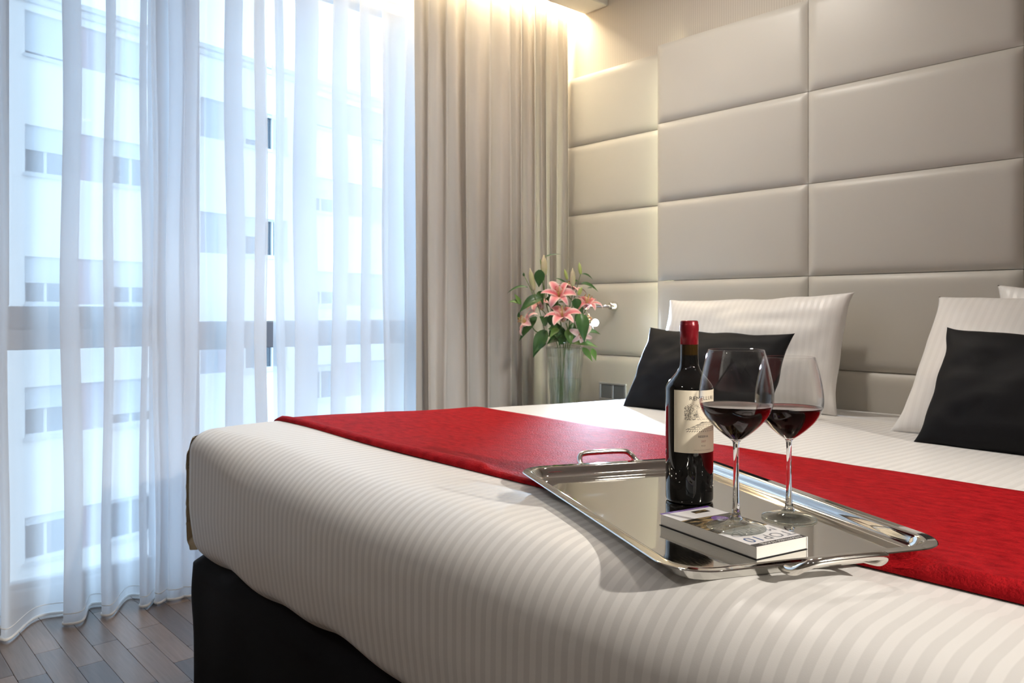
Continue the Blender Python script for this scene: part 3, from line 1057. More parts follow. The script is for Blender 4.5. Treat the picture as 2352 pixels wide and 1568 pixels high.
def stroke(u0, v0, u1, v1, w=0.0003):
    d = Vector((u1 - u0, v1 - v0)); L = d.length
    if L < 1e-6: return
    nrm = Vector((-d.y, d.x)) / L * w
    n = max(2, int(L / 0.004) + 1)
    top = [wrap(u0 + d.x * i / n + nrm.x, v0 + d.y * i / n + nrm.y, 0.00012) for i in range(n + 1)]
    bot = [wrap(u0 + d.x * i / n - nrm.x, v0 + d.y * i / n - nrm.y, 0.00012) for i in range(n + 1)]
    eng.grid([bot, top])


rg = random.Random(11)
EW = 0.031
for i in range(19):
    q = -1 + 2 * i / 18
    xb_ = q * EW * 1.15; xt = 0.006 + (q) * EW * 0.22
    for seg in range(5):
        a, b = seg / 5, (seg + rg.uniform(0.55, 0.9)) / 5
        u0, u1 = xb_ + (xt - xb_) * a, xb_ + (xt - xb_) * b
        v0, v1 = 0.1165 + 0.0165 * a, 0.1165 + 0.0165 * b
        if abs(u0) < EW - 0.001 and abs(u1) < EW:
            stroke(u0, v0, u1, v1, 0.00042 * (1 - 0.6 * a))
for i in range(330):
    u = -EW + abs(rg.gauss(0, 0.011)); v = rg.uniform(0.1345, 0.1600)
    if u < EW and (u > -EW + 0.004 or v < 0.157):
        L = rg.uniform(0.0006, 0.0016); a = rg.uniform(0.4, 2.4)
        stroke(u, v, u + L * math.cos(a), v + L * math.sin(a), 0.00022)
for i in range(70):
    u = EW - abs(rg.gauss(0, 0.008)); v = rg.uniform(0.1345, 0.156)
    L = rg.uniform(0.0006, 0.0016); a = rg.uniform(0.4, 2.4)
    stroke(u, v, u + L * math.cos(a), v + L * math.sin(a), 0.00022)
for i in range(9):                                    # pointed tree
    v = 0.1395 + i * 0.0014; w_ = 0.0048 * (1 - i / 9.5)
    stroke(-0.012 - w_, v, -0.012 + w_, v + 0.0004, 0.00025)
for i in range(7):
    stroke(-0.027 + i * 0.008, 0.1362 + 0.0006 * (i % 2), -0.021 + i * 0.008, 0.1365, 0.0002)
eng.build('label_engraving', M['ink'], bt, smooth=False)


# ------------------------------------------------------------------ wine glasses
def wine_glass(loc, rot, label):
    g = empty('wine_glass', loc, rot)
    tag(g, label, 'wine glass')
    Hh = 0.240
    # outer profile of the bowl, from the stem up
    zb = 0.118
    outer = [(0.0042, 0.113), (0.0048, 0.1165), (0.0085, 0.1195), (0.0165, 0.1255), (0.0270, 0.1345), (0.0370, 0.1450), (0.0440, 0.1555), (0.0478, 0.1655), (0.0490, 0.1740), (0.0488, 0.1830), (0.0472, 0.1960), (0.0446, 0.2100), (0.0412, 0.2240), (0.0368, 0.2395)]
    o = [Vector((r, z, 0)) for r, z in outer]
    o = [(p.x, p.y) for p in catmull([(a.x, a.y, 0) for a in o], 3)]
    th = 0.0010
    inner = []
    for i, (r, z) in enumerate(o):
        a = o[max(i - 1, 0)]; b = o[min(i + 1, len(o) - 1)]
        d = Vector((b[0] - a[0], b[1] - a[1])); d.normalize()
        inner.append((max(r - th * d.y, 0.0), z + th * d.x))
    inner = [p for p in inner if p[0] > 0.0075]
    inner = [(0.0, inner[0][1] - 0.0012), (0.004, inner[0][1] - 0.0009)] + inner
    stem = [(0.0, 0.0), (0.030, 0.0), (0.0375, 0.0004), (0.0392, 0.0012), (0.0394, 0.0018), (0.0388, 0.0025), (0.034, 0.0034), (0.024, 0.0052), (0.015, 0.0082), (0.009, 0.0125), (0.0062, 0.0175), (0.0050, 0.024), (0.0044, 0.035), (0.0038, 0.06), (0.0036, 0.085), (0.0038, 0.105)]
    full = o + [(o[-1][0] - 0.0005, o[-1][1] + 0.0005)] + inner[::-1]
    gl = MB().lathe(full, 64).build('bowl', M['bowl'], g, fix=True)
    MB().lathe([(0.0, 0.0084)] + stem[9:] + [(0.0042, 0.1128), (0.0047, 0.1160), (0.0060, 0.1175), (0.0, 0.1180)], 64).build('stem', M['crystal'], g, fix=True)
    MB().lathe(stem[:10] + [(0.0, 0.0083)], 64).build('foot', M['vase'], g, fix=True)
    # wine: follows the inner wall up to the fill line
    zf = 0.1655
    wp = [(r + 0.0002 if r > 0.001 else 0, z - 0.00015) for r, z in inner if z < zf]
    rr = None
    for (r0, z0), (r1, z1) in zip(inner[:-1], inner[1:]):
        if z0 <= zf <= z1:
            rr = r0 + (r1 - r0) * (zf - z0) / (z1 - z0)
    wp += [(rr + 0.0002, zf), (rr - 0.001, zf - 0.0005), (rr - 0.004, zf - 0.0008), (0.0, zf - 0.0008)]
    w = MB().lathe(wp, 64).build('red_wine', M['wine'], g, fix=True)
    return g


BOOK_T = 0.0165
wine_glass((-0.591, 0.937, TZ + BOOK_T), 0.3, 'glass of red wine standing on the book')
wine_glass((-0.600, 1.093, TZ), 1.1, 'glass of red wine standing on the steel tray beside the bottle')

# ------------------------------------------------------------------ book
bk = empty('guidebook', (-0.607, 0.946, TZ), R(-12.5) - PI / 2)
tag(bk, 'thick travel paperback with white and dark cover lying under a wine glass', 'book')
# local axes: +Y = from the title edge to the far end is -Y ; book top edge (title) at local +Y after the turn
BL, BW = 0.184, 0.092
bk.rotation_euler = (0, 0, R(-12.5) - PI / 2)
# local Y axis points along world direction (-12.5deg): title edge at +Y
MB().cbox(-BW / 2 + 0.001, BW / 2 - 0.0015, -BL / 2 + 0.001, BL / 2 - 0.001, 0.0009, BOOK_T - 0.0006, 0.0003).build('page_block', M['page'], bk, smooth=False)
MB().cbox(-BW / 2, BW / 2, -BL / 2, BL / 2, BOOK_T - 0.0006, BOOK_T - 0.0002, 0.0001).build('front_cover', M['cover'], bk, smooth=False)
MB().cbox(-BW / 2, BW / 2, -BL / 2, BL / 2, 0.0, 0.0008, 0.0001).build('back_cover', M['print_black'], bk, smooth=False)
MB().box(-BW / 2 - 0.0004, -BW / 2 + 0.0010, -BL / 2, BL / 2, 0.0002, BOOK_T - 0.0002).build('spine', M['cover'], bk, smooth=False)
zc = BOOK_T - 0.0002


def pr(name, x0, x1, y0, y1, mt, h=0.00005):
    return MB().box(x0, x1, y0, y1, zc - 0.0001, zc + h).build(name, M[mt], bk, smooth=False)


def ptxt(body, size, x, y, mt, xs=1.0, align='CENTER'):
    vs, fs = text_mesh(body, size, align, xs)
    o = obj('cover_print', [(x + a, y + b, zc + 0.0001) for a, b in vs], fs, M[mt], bk, smooth=False)
    return o


pr('title_band', -BW / 2, BW / 2, BL / 2 - 0.0105, BL / 2 - 0.0005, 'print_black')
ptxt('EYEWITNESS TRAVEL', 0.0078, -0.004, BL / 2 - 0.0083, 'print_white', 1.0)
ptxt('TOP', 0.027, -0.018, BL / 2 - 0.0345, 'print_grey', 1.0)
ptxt('10', 0.027, 0.024, BL / 2 - 0.0345, 'print_blue', 1.1)
ptxt('MADRID', 0.0195, 0.0, BL / 2 - 0.0555, 'print_grey', 1.05)
pr('cover_photo', -BW / 2, BW / 2, -BL / 2 + 0.046, BL / 2 - 0.066, 'print_photo')
pr('cover_photo', -0.028, 0.000, -BL / 2 + 0.014, -BL / 2 + 0.026, 'print_photo')
pr('edge_band', -BW / 2, BW / 2, -BL / 2, -BL / 2 + 0.0065, 'print_purple')
ptxt('YOUR GUIDE TO THE 10 BEST OF EVERYTHING', 0.0036, 0.0, -BL / 2 + 0.0020, 'print_white', 0.95)
dsc = MB().lathe([(0.0, 0.00018), (0.0125, 0.00018), (0.0125, 0.0)], 32, (-0.012, -0.030, zc)).build('round_sticker', M['print_purple'], bk, smooth=False)
ptxt('PULL-OUT', 0.0040, -0.012, -0.0295, 'print_white'); ptxt('MAP', 0.0040, -0.012, -0.0345, 'print_white')
for o_ in bk.children:
    if o_.name.startswith('cover_print') and o_.location.z == 0 and o_.data.vertices[0].co.y < -0.02 and abs(o_.data.vertices[0].co.x + 0.012) < 0.02:
        o_.location.z = 0.0002

# ------------------------------------------------------------------ nightstand (behind the bed edge)
ns = tag(empty('nightstand', (-2.40, 2.575, 0)), 'dark wooden nightstand between the bed and the drape', 'nightstand')
MB().cbox(-0.26, 0.26, -0.22, 0.22, 0.50, 0.53, 0.003).build('top', M['wood'], ns, smooth=False)
MB().cbox(-0.245, 0.245, -0.20, 0.21, 0.12, 0.50, 0.003).build('body', M['wood'], ns, smooth=False)
d_ = MB().cbox(-0.23, 0.23, -0.215, -0.20, 0.31, 0.49, 0.003).build('drawer', M['wood'], ns, smooth=False)
MB().tube([(-0.05, -0.235, 0.40), (0.05, -0.235, 0.40)], 0.005, 8).build('handle', M['chrome'], d_)
for a in (-1, 1):
    for b in (-1, 1):
        MB().cbox(a * 0.22 - 0.02, a * 0.22 + 0.02, b * 0.17 - 0.02, b * 0.17 + 0.02, 0, 0.12, 0.003).build('leg', M['wood'], ns, smooth=False)

# ------------------------------------------------------------------ vase with lilies
VP = Vector((-2.50, 2.57, 0.53))
VH = 0.297
vs_ = tag(empty('vase', VP), 'tall cut crystal vase with vertical ribs holding the lilies', 'vase')


def vr(z):
    return interp(z, [0.0, 0.05, 0.15, 0.25, VH], [0.062, 0.066, 0.072, 0.080, 0.086])


def rib(a, z):
    return 1 + 0.028 * abs(math.sin(14 * a)) * (0.6 + 0.4 * math.sin(60 * z))


zz = lin(0, VH, 24)
outer = [(0.0, 0.0)] + [(vr(z), z) for z in zz]
innr = [(vr(z) - 0.007, z) for z in zz if z > 0.02]
MB().lathe(outer + [(vr(VH) - 0.003, VH + 0.002)] + innr[::-1] + [(0.0, 0.022)], 112, fr=lambda a, z: rib(a, z)).build('vase_glass', M['vase'], vs_, fix=True)
WZ = 0.155
wz = [z for z in lin(0.0235, WZ, 10)]
MB().lathe([(0.0, 0.0228)] + [(vr(z) - 0.0072, z) for z in wz] + [(0.0, WZ)], 48).build('water', M['water'], vs_, fix=True)

RV = Vector((S_, C_, 0)); FV = Vector((-C_, S_, 0)); UV = Vector((0, 0, 1))
RIM = VP + Vector((0, 0, VH))
K = 3.53 / 1819.56 / 6.03        # metres per measured unit at the bouquet


def at(cx, cy, dep=0.0):
    return RIM + RV * ((cx - 705) * K) + UV * ((1369 - cy) * K) + FV * dep


def set_pink(o, vals):
    a = o.data.attributes.new('pink', 'FLOAT', 'POINT')
    a.data.foreach_set('value', vals)


def petal(parent, L, w, curl, ang, axis, side, bias, pink):
    """one petal, from the throat outwards; axis = facing of the bloom"""
    mb = MB(); rows = []; vals = []
    n, m = 12, 6
    out = (side * math.cos(ang) + axis.cross(side) * math.sin(ang)).normalized()
    tan = axis.cross(out).normalized()
    # curve in the (axis, out) plane: starts along axis, rolls outwards and back
    p = Vector((0, 0, 0)); th = 0.38
    pts = [p.copy()]
    for i in range(n):
        q = (i + 1) / n
        th = 0.32 + curl * q ** 1.5
        p = p + (axis * math.cos(th) + out * math.sin(th)) * (L / n)
        pts.append(p.copy())
    for i in range(n + 1):
        q = i / n
        ww = w * (math.sin(PI * min(1, 0.10 + 0.88 * q ** 0.85)) ** 0.75) * (1 if q < 0.98 else 0.25)
        th = 0.32 + curl * q ** 1.5
        nrm = (axis * math.sin(th) - out * math.cos(th))
        row = []
        for j in range(m + 1):
            s = -1 + 2 * j / m
            cup = -0.22 * (abs(s) ** 1.6) * ww * (1 - 0.8 * q)
            wav = 0.10 * ww * math.sin(7 * q + 2 * s + bias) * abs(s)
            row.append(pts[i] + tan * (s * ww / 2) - nrm * (cup + wav * 0.5))
            v = (1 - abs(s) ** 1.5) * (0.35 + 0.65 * math.sin(PI * min(1, q * 1.05)) ** 0.8) * pink
            vals.append(max(0.0, min(1.0, v)))
        rows.append(row)
    mb.grid(rows)
    o = mb.build('petal', M['petal'], parent)
    set_pink(o, vals)
    return o


def bloom(parent, off, pos, face, size=0.062, curl=1.65, pink=1.0, seed=0):
    size *= 1.24; curl *= 1.42
    """mesh of throat, filaments and anthers with six petals as children"""
    rb = random.Random(seed)
    axis = face.normalized()
    side = axis.orthogonal().normalized()
    c = MB()
    c.tube([(0, 0, 0), axis * 0.012], [0.006, 0.007], 8)
    for k in range(6):
        a = 2 * PI * k / 6 + 0.3
        d = side * math.cos(a) + axis.cross(side) * math.sin(a)
        c.tube([Vector((0, 0, 0)), axis * size * 0.45 + d * 0.006, axis * size * 0.80 + d * 0.017], [0.0014, 0.0010, 0.0008], 5)
    c.tube([Vector((0, 0, 0)), axis * size * 0.5, axis * size * 0.95], [0.002, 0.0014, 0.0018], 6)
    o = c.build('lily_bloom', M['filament'], parent)
    o.location = pos - off
    an = MB()
    for k in range(6):
        a = 2 * PI * k / 6 + 0.3
        d = side * math.cos(a) + axis.cross(side) * math.sin(a)
        t = axis.cross(d)
        p = axis * size * 0.81 + d * 0.017
        an.tube([p - t * 0.005, p + axis * 0.001, p + t * 0.005], [0.0008, 0.0019, 0.0008], 6)
    an.build('anthers', M['anther'], o)
    for k in range(6):
        a = 2 * PI * k / 6
        big = k % 2 == 0
        petal(o, size * (1.36 if big else 1.28) * rb.uniform(0.94, 1.06), size * (0.56 if big else 0.40), curl * rb.uniform(0.85, 1.12), a, axis, side, rb.uniform(0, 6), pink * rb.uniform(0.75, 1.0))
    return o


def bud(parent, off, base, tip, r, mt='bud'):
    d = tip - base
    pts = [base + d * q for q in lin(0, 1, 12)]
    rs = [r * (0.30 + 0.70 * math.sin(PI * (0.12 + 0.84 * q) ** 0.85)) * (1 if q < 0.75 else max(0.12, 1 - 3.4 * (q - 0.75))) for q in lin(0, 1, 12)]
    o = MB().tube([p - off for p in pts], rs, 9).build('bud', M[mt], parent)
    return o


def leaf(parent, off, base, tip, w, sag=0.0, lift=0.0, mt='leaf', twist=0.0):
    """blade from base to tip, bowed upwards by lift (fraction of length), folded along the midrib"""
    w *= 1.12
    d = tip - base; L = d.length
    mid = base + d * 0.5 + UV * lift * L - FV * sag * L
    n = 10; rows = []
    up0 = (UV - d.normalized() * UV.dot(d.normalized()))
    if up0.length < 0.15: up0 = -FV
    for i in range(n + 1):
        q = i / n
        p = base * (1 - q) ** 2 + mid * 2 * q * (1 - q) + tip * q * q
        t = ((mid - base) * (1 - q) + (tip - mid) * q).normalized()
        cam_n = -FV * 0.75 + UV * 0.65
        cam_n = (cam_n - t * cam_n.dot(t)).normalized()
        cam_n = Matrix.Rotation(twist + 0.5 * twist * q, 3, t) @ cam_n
        sd = t.cross(cam_n).normalized()
        ww = w * max(0.03, math.sin(PI * (0.04 + 0.95 * q) ** 0.78) ** 1.15 * (1 - 0.25 * q)) * (1 if q < 0.99 else 0.1)
        rows.append([p + sd * s * ww / 2 + cam_n * (0.18 * ww * abs(s)) - off for s in (-1, -0.5, 0, 0.5, 1)])
    return MB().grid(rows).build('leaf', M[mt], parent)


def lily(label, foot, tops, leaves, blooms, buds):
    """one cut stem standing in the vase"""
    base = VP + Vector((foot[0], foot[1], 0.03))
    st = empty('lily_stem', base); tag(st, label, 'flower', 'cut lilies in the crystal vase')
    for path, r in tops:
        MB().tube(catmull([base * 1.0] + path, 6) if path[0] is not None else catmull(path[1:], 6), r, 7).build('stem', M['stem'], st)
    for ch in list(st.children):
        ch.data.transform(Matrix.Translation(-base))
    for a in leaves: leaf(st, base, *a)
    for i, a in enumerate(blooms): bloom(st, base, *a)
    for a in buds: bud(st, base, *a)
    return st


D = lambda r, u, f: (RV * r + UV * u - FV * f)     # facing: right, up, towards the camera
rim = lambda q, dep=0.0: at(705 + q, 1345, dep)
LWD = 0.040
lily('lily stem with a wide open pink bloom and one pale bud right above it', (0.00, -0.02),
     [([rim(-20), at(640, 1000), at(600, 720), at(610, 650, 0.02)], 0.0028), ([None, at(640, 1000), at(770, 800, 0.0), at(800, 640, -0.03), at(800, 520, -0.05)], 0.0018)],
     [(at(560, 820), at(470, 620, 0.02), 0.030, 0.1, 0.1, 'leaf'), (at(745, 500), at(545, 405), 0.010, 0, 0.22, 'leaf'),
      (at(700, 650, -.02), at(690, 530, -.02), 0.016, 0, 0.0, 'leaf', 0.4), (at(620, 1250, -0.03), at(440, 1330, -0.05), 0.034, 0.1, 0.2, 'leaf'),
      (at(700, 1300, -0.05), at(480, 1140, -0.06), 0.040, 0.1, 0.1, 'leaf'), (at(600, 1150, -0.07), at(455, 1110, -0.085), 0.05, 0.1, 0.1, 'leaf'),
      (at(690, 1300, 0.02), at(560, 1000, 0.03), 0.055, 0.0, 0.0, 'leaf'), (at(660, 1330, -0.03), at(640, 1080, -0.02), 0.050, 0.0, 0.0, 'leaf'), (at(575, 1275, 0.02), at(515, 1060, 0.035), 0.050, 0.0, 0.0, 'leaf'),
      (at(640, 1180, -0.04), at(480, 1290, -0.07), 0.044, 0.1, 0.15, 'leaf'), (at(700, 1200, -0.05), at(600, 1340, -0.08), 0.040, 0.1, 0.10, 'leaf'), (at(690, 1190, -0.01), at(790, 1335, -0.01), 0.044, 0.0, 0.10, 'leaf')],
     [(at(618, 690, -0.02), D(-0.05, 0.62, 0.72), 0.066, 1.55, 1.0, 1)],
     [(at(800, 520, -0.05), at(800, 268, -0.05), 0.0125)])
lily('lily stem with a deep pink bloom turned away and three slender green buds', (0.02, 0.01),
     [([rim(40), at(780, 1000, 0.03), at(830, 760, 0.07), at(770, 650, 0.085)], 0.0028), ([None, at(830, 760, 0.07), at(890, 520, 0.05), at(930, 340, 0.02)], 0.0017),
      ([None, at(780, 1000, 0.03), at(740, 640, 0.04), at(745, 430, 0.04)], 0.0016)],
     [(at(945, 345), at(1100, 430), 0.011, 0, 0.30, 'leaf'), (at(930, 480), at(1175, 600), 0.020, 0, 0.28, 'leaf'), (at(1090, 540, .02), at(1020, 545, .02), 0.008, 0, 0.15, 'leaf'),
      (at(750, 745, 0.0), at(600, 745, 0.02), 0.014, 0, 0.1, 'leaf'), (at(860, 690, -0.04), at(850, 870, -0.05), 0.042, 0.1, 0.1, 'leaf'),
      (at(845, 430, .03), at(900, 450, .03), 0.010, 0, 0.05, 'leaf'),
      (at(790, 1320, 0.02), at(840, 1020, 0.03), 0.055, 0.0, 0.0, 'leaf'), (at(740, 1000, 0.03), at(720, 780, 0.04), 0.050, 0.0, 0.0, 'leaf'), (at(600, 900, 0.04), at(560, 700, 0.05), 0.050, 0.0, 0.0, 'leaf'), (at(860, 1330, -0.03), at(900, 1120, -0.01), 0.045, 0.0, 0.0, 'leaf')],
     [(at(770, 640, 0.085), D(0.25, 0.95, 0.10), 0.062, 1.45, 1.0, 2)],
     [(at(930, 345, 0.02), at(908, 172, 0.02), 0.0085, 'bud_green'), (at(745, 420, 0.04), at(705, 265, 0.04), 0.0075, 'bud_green'), (at(900, 640, 0.02), at(950, 520, 0.02), 0.009, 'bud_green')])
lily('lily stem leaning to the reading lamp, a curled pink bloom over a smaller one', (0.035, -0.01),
     [([rim(70), at(880, 1100), at(960, 930, 0.01), at(1010, 835, 0.025)], 0.0028), ([None, at(880, 1100), at(960, 1080, 0.02), at(1010, 1040, 0.02)], 0.0018)],
     [(at(890, 790), at(960, 920), 0.024, 0.1, 0.05, 'leaf'), (at(960, 900), at(1020, 990), 0.014, 0, 0.0, 'leaf'),
      (at(895, 900, -0.11), at(935, 1300, -0.15), 0.058, 0.12, 0.12, 'leaf'), (at(1000, 1140, -.02), at(1195, 1190, -.03), 0.022, 0, 0.12, 'leaf'),
      (at(900, 910, -0.04), at(830, 1010, -0.05), 0.028, 0.1, 0.1, 'leaf')],
     [(at(1005, 840, 0.025), D(0.15, 0.93, 0.35), 0.064, 1.75, 0.9, 3), (at(945, 1050, 0.03), D(0.80, 0.55, 0.05), 0.048, 1.5, 0.6, 4)], [])
lily('lily stem with a pink bloom above a pale orange centred one near the vase rim', (0.0, -0.035),
     [([rim(0, -0.04), at(735, 1150, -0.05), at(710, 1030, -0.05)], 0.0028), ([None, at(735, 1150, -0.05), at(800, 1120, -0.045), at(890, 1195, -0.04)], 0.0018)],
     [(at(730, 1120, -0.05), at(770, 1330, -0.09), 0.040, 0.1, 0.0, 'leaf_light'), (at(780, 1300, -0.06), at(1140, 1360, -0.09), 0.036, 0.0, 0.12, 'leaf_light'),
      (at(930, 1370, -0.08), at(1060, 1560, -0.10), 0.030, 0.0, 0.10, 'leaf_light'), (at(1060, 1380, -0.07), at(1110, 1550, -0.09), 0.026, 0.0, 0.05, 'leaf_light'),
      (at(600, 1110, -0.09), at(470, 1230, -0.12), 0.030, 0.1, 0.2, 'leaf_light'), (at(820, 1030, -0.02), at(745, 1300, -0.06), 0.032, 0.1, 0.05, 'leaf')],
     [(at(665, 1010, -0.07), D(-0.12, 0.85, 0.50), 0.070, 1.6, 0.85, 5), (at(905, 1180, -0.045), D(0.15, -0.05, 0.9), 0.046, 1.6, 0.35, 6)], [])
lily('tallest lily stem, one large upright bud over a broad leaf and a pink bloom', (-0.03, 0.0),
     [([rim(-70), at(520, 1050), at(430, 700), at(395, 480), at(360, 140)], 0.0026), ([None, at(420, 650), at(412, 480), at(415, 350)], 0.0018),
      ([None, at(520, 1050), at(430, 900, 0.03), at(388, 848, 0.055)], 0.0018)],
     [(at(350, 290, -0.02), at(335, 535, -0.02), 0.048, 0.12, 0.0, 'leaf'), (at(410, 110), at(655, 75), 0.008, 0, 0.16, 'leaf'),
      (at(320, 600), at(400, 790), 0.034, 0.1, 0.35, 'leaf'), (at(500, 1060, -0.04), at(560, 880, -0.06), 0.046, 0.1, 0.1, 'leaf'), (at(500, 650, .03), at(510, 830, .03), 0.050, 0, 0, 'leaf'),
      (at(440, 1060, -0.03), at(340, 940, -0.05), 0.046, 0.1, 0.1, 'leaf')],
     [(at(390, 850, 0.055), D(-0.30, 0.90, 0.20), 0.060, 1.6, 0.75, 7)],
     [(at(412, 360), at(408, 75), 0.0150)])
lily('lily stem drooping towards the drape with a pale bloom and a long pink bud', (-0.035, -0.015),
     [([rim(-110, -0.02), at(430, 1200, -0.03), at(300, 1150, -0.04), at(235, 1075, -0.05)], 0.0026), ([None, at(430, 1200, -0.03), at(350, 880, -0.045), at(310, 760, -0.05), at(250, 620, -0.03), at(135, 370)], 0.0018), ([None, at(310, 760, -0.05), at(280, 650, -0.04), at(265, 570, -0.02)], 0.0016)],
     [(at(185, 535), at(-110, 620), 0.014, 0, 0.30, 'leaf'), (at(375, 680, -0.03), at(60, 890, -0.05), 0.052, 0.1, 0.22, 'leaf'), (at(85, 770), at(-90, 745), 0.022, 0, 0.30, 'leaf_light'), (at(85, 775), at(-10, 620), 0.020, 0, 0.1, 'leaf_light'),
      (at(300, 945, -0.05), at(60, 1280, -0.06), 0.040, 0.1, 0.10, 'leaf'), (at(430, 1130, -0.04), at(250, 1510, -0.07), 0.060, 0.1, 0.10, 'leaf'),
      (at(430, 1310, -0.06), at(250, 1450, -0.08), 0.022, 0.0, 0.10, 'leaf'), (at(60, 880, -.03), at(45, 1000, -.03), 0.012, 0.0, 0.0, 'leaf')],
     [(at(235, 1065, -0.05), D(-0.85, 0.50, 0.15), 0.062, 1.75, 0.65, 8)],
     [(at(262, 575, -0.02), at(210, 265, -0.02), 0.0135), (at(128, 375), at(122, 325), 0.005, 'leaf')])

# ------------------------------------------------------------------ reading lamp
RL = tag(empty('reading_lamp', (-2.502, 2.911, 1.012)), 'small chrome swivel reading lamp shining from the headboard beside the lilies', 'lamp')
ro = Vector((-2.502, 2.911, 1.012))
M['led'] = emit_mat('reading_led', (0.80, 0.92, 1.0), 160)


def cyl(p0, p1, r, seg=20): return MB().tube([p0, p1], r, seg)


b_ = MB()
rows_r = [(0.0, 0.027), (0.004, 0.027), (0.007, 0.024), (0.008, 0.0)]
bm_ = MB().lathe([(r, h) for h, r in [(0.0, 0.0), (0.0, 0.024), (0.007, 0.024), (0.011, 0.021), (0.030, 0.0165), (0.034, 0.013), (0.034, 0.0)]], 28)
bs = bm_.build('wall_boss', M['chrome'], RL); bs.rotation_euler = (PI / 2, 0, 0)
elb = Vector((-2.600, 2.80, 1.008)); hd = Vector((-2.525, 2.760, 0.950))
MB().tube([p - ro for p in catmull([ro + Vector((0, -0.026, 0)), Vector((-2.530, 2.862, 1.012)), Vector((-2.575, 2.815, 1.011)), elb], 4)], 0.0085, 14).build('arm', M['chrome'], RL)
MB().lathe([(0.0, -0.013), (0.010, -0.012), (0.0115, -0.008), (0.0115, 0.008), (0.010, 0.012), (0.0, 0.013)], 20, tuple(elb - ro)).build('joint', M['chrome'], RL)
hdir = (Vector((-1.05, 1.72, 0.69)) - Vector((-2.48, 2.72, 0.945))).normalized()
h1 = Vector((-2.462, 2.730, 0.935))
h0 = h1 - hdir * 0.045
MB().tube([elb - ro, (elb * 0.5 + h0 * 0.5) - ro, h0 - ro], 0.0055, 12).build('neck', M['chrome'], RL)
hm = MB().tube([h0 - ro, h0 + hdir * 0.004 - ro, h1 - hdir * 0.004 - ro, h1 - ro], [0.010, 0.015, 0.0185, 0.0185], 22).build('lamp_head', M['chrome'], RL)
MB().tube([h1 - ro, h1 + hdir * 0.0012 - ro], 0.016, 20).build('lens', M['led'], hm)
sp = lamp('reading_lamp_beam', 'SPOT', h1 + hdir * 0.004, 55, (0.58, 0.78, 1.0), target=h1 + hdir, spot_size=math.radians(75), spot_blend=0.8, shadow_soft_size=0.012)
sp.parent = RL; sp.matrix_parent_inverse = Matrix.Translation(-ro)

# ------------------------------------------------------------------ switch plate
SP = tag(empty('switch_plate', (-2.509, 2.9125, 0.600)), 'grey double switch plate on the headboard just above the bed', 'switch')
fr = MB()
fr.cbox(-0.085, 0.085, -0.010, 0.0, 0.033, 0.043, 0.002); fr.cbox(-0.085, 0.085, -0.010, 0.0, -0.043, -0.033, 0.002)
fr.cbox(-0.085, -0.073, -0.010, 0.0, -0.033, 0.033, 0.002); fr.cbox(0.073, 0.085, -0.010, 0.0, -0.033, 0.033, 0.002)
fr.cbox(-0.006, 0.006, -0.009, 0.0, -0.033, 0.033, 0.002)
fr.build('frame', M['plate'], SP, smooth=False)
for sg in (-1, 1):
    MB().cbox(sg * 0.0395 - 0.032, sg * 0.0395 + 0.032, -0.007, 0.0, -0.0325, 0.0325, 0.002).build('rocker', M['rocker'], SP, smooth=False)

# ------------------------------------------------------------------ apartment block across the street
ang = math.atan2(0.97, -0.244)
AB = tag(empty('apartment_building', (-20.189, 3.72, -8.0), ang), 'white apartment block with window bands seen through the sheer curtains', 'building')
# local: +X along the facade, -Y is the outside normal towards the hotel (checked below), Z up from -8
OUT = 1.0


def ab(name, s0, s1, z0, z1, d0, d1, mt, parent=None):
    """box on the facade; d measured outwards from the wall plane"""
    y0, y1 = -d1 * OUT, -d0 * OUT
    o = MB().box(s0, s1, min(y0, y1), max(y0, y1), z0 + 8, z1 + 8).build(name, M[mt], parent or AB, smooth=False)
    return o


ROWS_A = [(6.63, 7.60), (4.00, 5.08), (1.10, 2.16), (-1.85, -0.74), (-4.62, -3.62), (-7.3, -6.4)]
ROWS_B = [(5.60, 6.66), (2.50, 3.60), (-0.75, 0.29), (-3.7, -2.7), (-6.6, -5.6)]
wallmb = MB()


def section(s0, s1, rows, o0, o1):
    z = -8.0
    for a, b in sorted(rows):
        wallmb.box(s0, s1, 0.0, 0.30, z + 8, a + 8)
        if o0 > s0: wallmb.box(s0, o0, 0.0, 0.30, a + 8, b + 8)
        if o1 < s1: wallmb.box(o1, s1, 0.0, 0.30, a + 8, b + 8)
        z = b
    wallmb.box(s0, s1, 0.0, 0.30, z + 8, 7.95 + 8)


section(-9.0, -4.2, ROWS_A, -8.3, -5.2)
section(-4.2, -0.6, ROWS_B, -4.2, -1.3)
section(-0.6, 3.7, ROWS_A, -0.03, 3.05)
section(3.7, 7.75, ROWS_B, 4.35, 7.28)
section(7.75, 14.0, ROWS_A, 8.1, 13.0)
section(14.0, 22.0, ROWS_A, 14.8, 19.0)
wallmb.box(-9, 22, 0.31, 6.0, 0, 15.8)
wallmb.build('facade_wall', M['render'], AB, smooth=False)
ab('parapet', -9.1, 22.1, 7.95, 8.07, -6.0, 0.12, 'roof')
ab('cornice', -9.05, 22.05, 7.78, 7.84, 0.0, 0.06, 'roof')
ch_ = ab('chimney', 7.1, 7.6, 8.07, 8.32, -1.2, -0.6, 'roof')


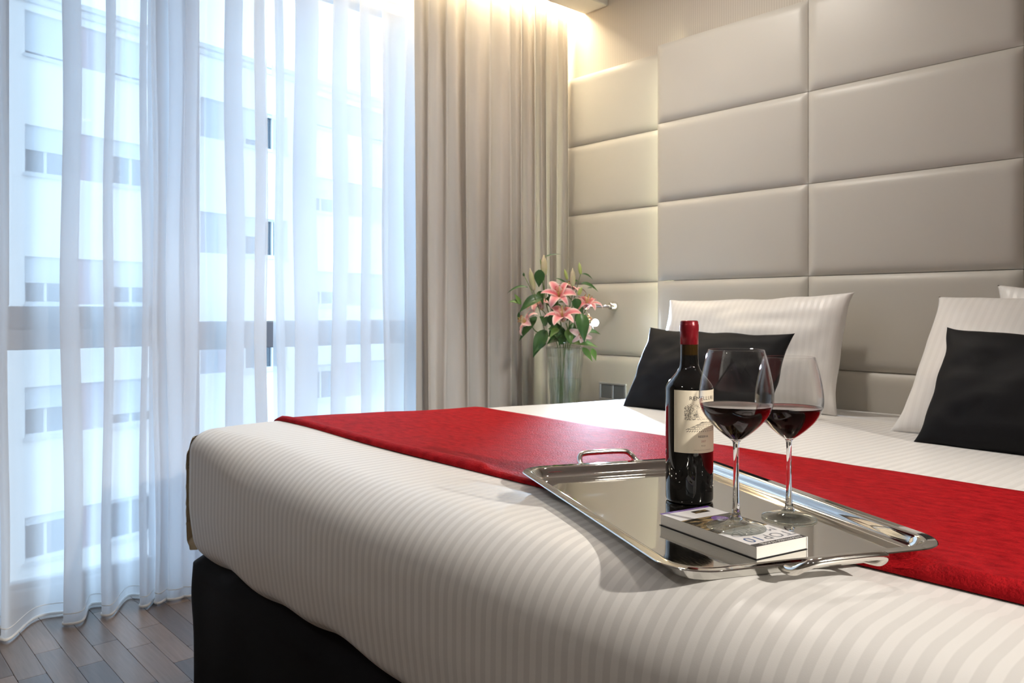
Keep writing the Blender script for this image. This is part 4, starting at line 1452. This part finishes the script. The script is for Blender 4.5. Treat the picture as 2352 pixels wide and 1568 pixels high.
def awin(s0, s1, z0, z1, shut):
    w = MB()
    for a, b, c, d in ((s0, s1, z0, z0 + 0.06), (s0, s1, z1 - 0.06, z1), (s0, s0 + 0.06, z0, z1), (s1 - 0.06, s1, z0, z1)):
        w.box(a, b, 0.10, 0.17, c + 8, d + 8)
    if s1 - s0 > 0.8: w.box((s0 + s1) / 2 - 0.03, (s0 + s1) / 2 + 0.03, 0.11, 0.17, z0 + 8, z1 + 8)
    o = w.build('window', M['ext_frame'], AB, smooth=False)
    ab('pane', s0 + 0.05, s1 - 0.05, z0 + 0.05, z1 - 0.05, -0.20, -0.16, 'ext_glass', o)
    ab('window_ledge', s0 - 0.04, s1 + 0.04, z0 - 0.07, z0, 0.0, 0.07, 'roof', o)
    if shut > 0:
        ab('roller_shutter', s0 + 0.03, s1 - 0.03, z1 - (z1 - z0) * shut, z1, -0.12, -0.07, 'ext_shutter', o)


ra = random.Random(5)
shA = {0: (0.9, 0.9), 1: (0.5, 0.35), 2: (0.55, 0.6), 3: (0.45, 0.75), 4: (0.2, 0.1), 5: (0.5, 0.5)}
for k, (a, b) in enumerate(ROWS_A):
    awin(-0.03, 0.95, a, b, shA[k][0]); ab('red_panel', 0.95, 1.90, a, b, -0.22, -0.06, 'ext_panel'); awin(1.90, 3.05, a, b, shA[k][1])
    awin(-8.3, -7.2, a, b, 0.4); ab('red_panel', -7.2, -6.3, a, b, -0.22, -0.06, 'ext_panel'); awin(-6.3, -5.2, a, b, 0.6)
    awin(8.1, 9.25, a, b, (0.9, 0.6, 0.6, 0.2, 0.5, 0.5)[k]); ab('red_panel', 9.25, 10.5, a, b, -0.22, -0.06, 'ext_panel'); awin(10.5, 11.8, a, b, (0.9, 1.0, 1.0, 1.0, 0.5, 0.5)[k]); awin(11.8, 13.0, a, b, (0.9, 1.0, 1.0, 1.0, 0.5, 0.5)[k])
    awin(14.8, 16.9, a, b, 0.6); awin(16.9, 19.0, a, b, 0.3)
for k, (a, b) in enumerate(ROWS_B):
    ab('grey_panel', 4.35, 4.95, a, b, -0.22, -0.08, 'ext_panel_grey'); ab('red_panel', 4.95, 5.35, a, b, -0.22, -0.06, 'ext_panel')
    awin(5.35, 6.35, a, b, (0.8, 0.5, 0.3, 0.4, 0.3)[k]); awin(6.35, 7.28, a, b, (0.1, 0.0, 0.3, 0.6, 0.2)[k])
    awin(-4.2, -2.75, a, b, 0.5); awin(-2.75, -1.3, a, b, 0.3)
struct(MB().box(-40, -3.6, -25, 45, -8.2, -8.0).build('street', M['asphalt'], smooth=False))
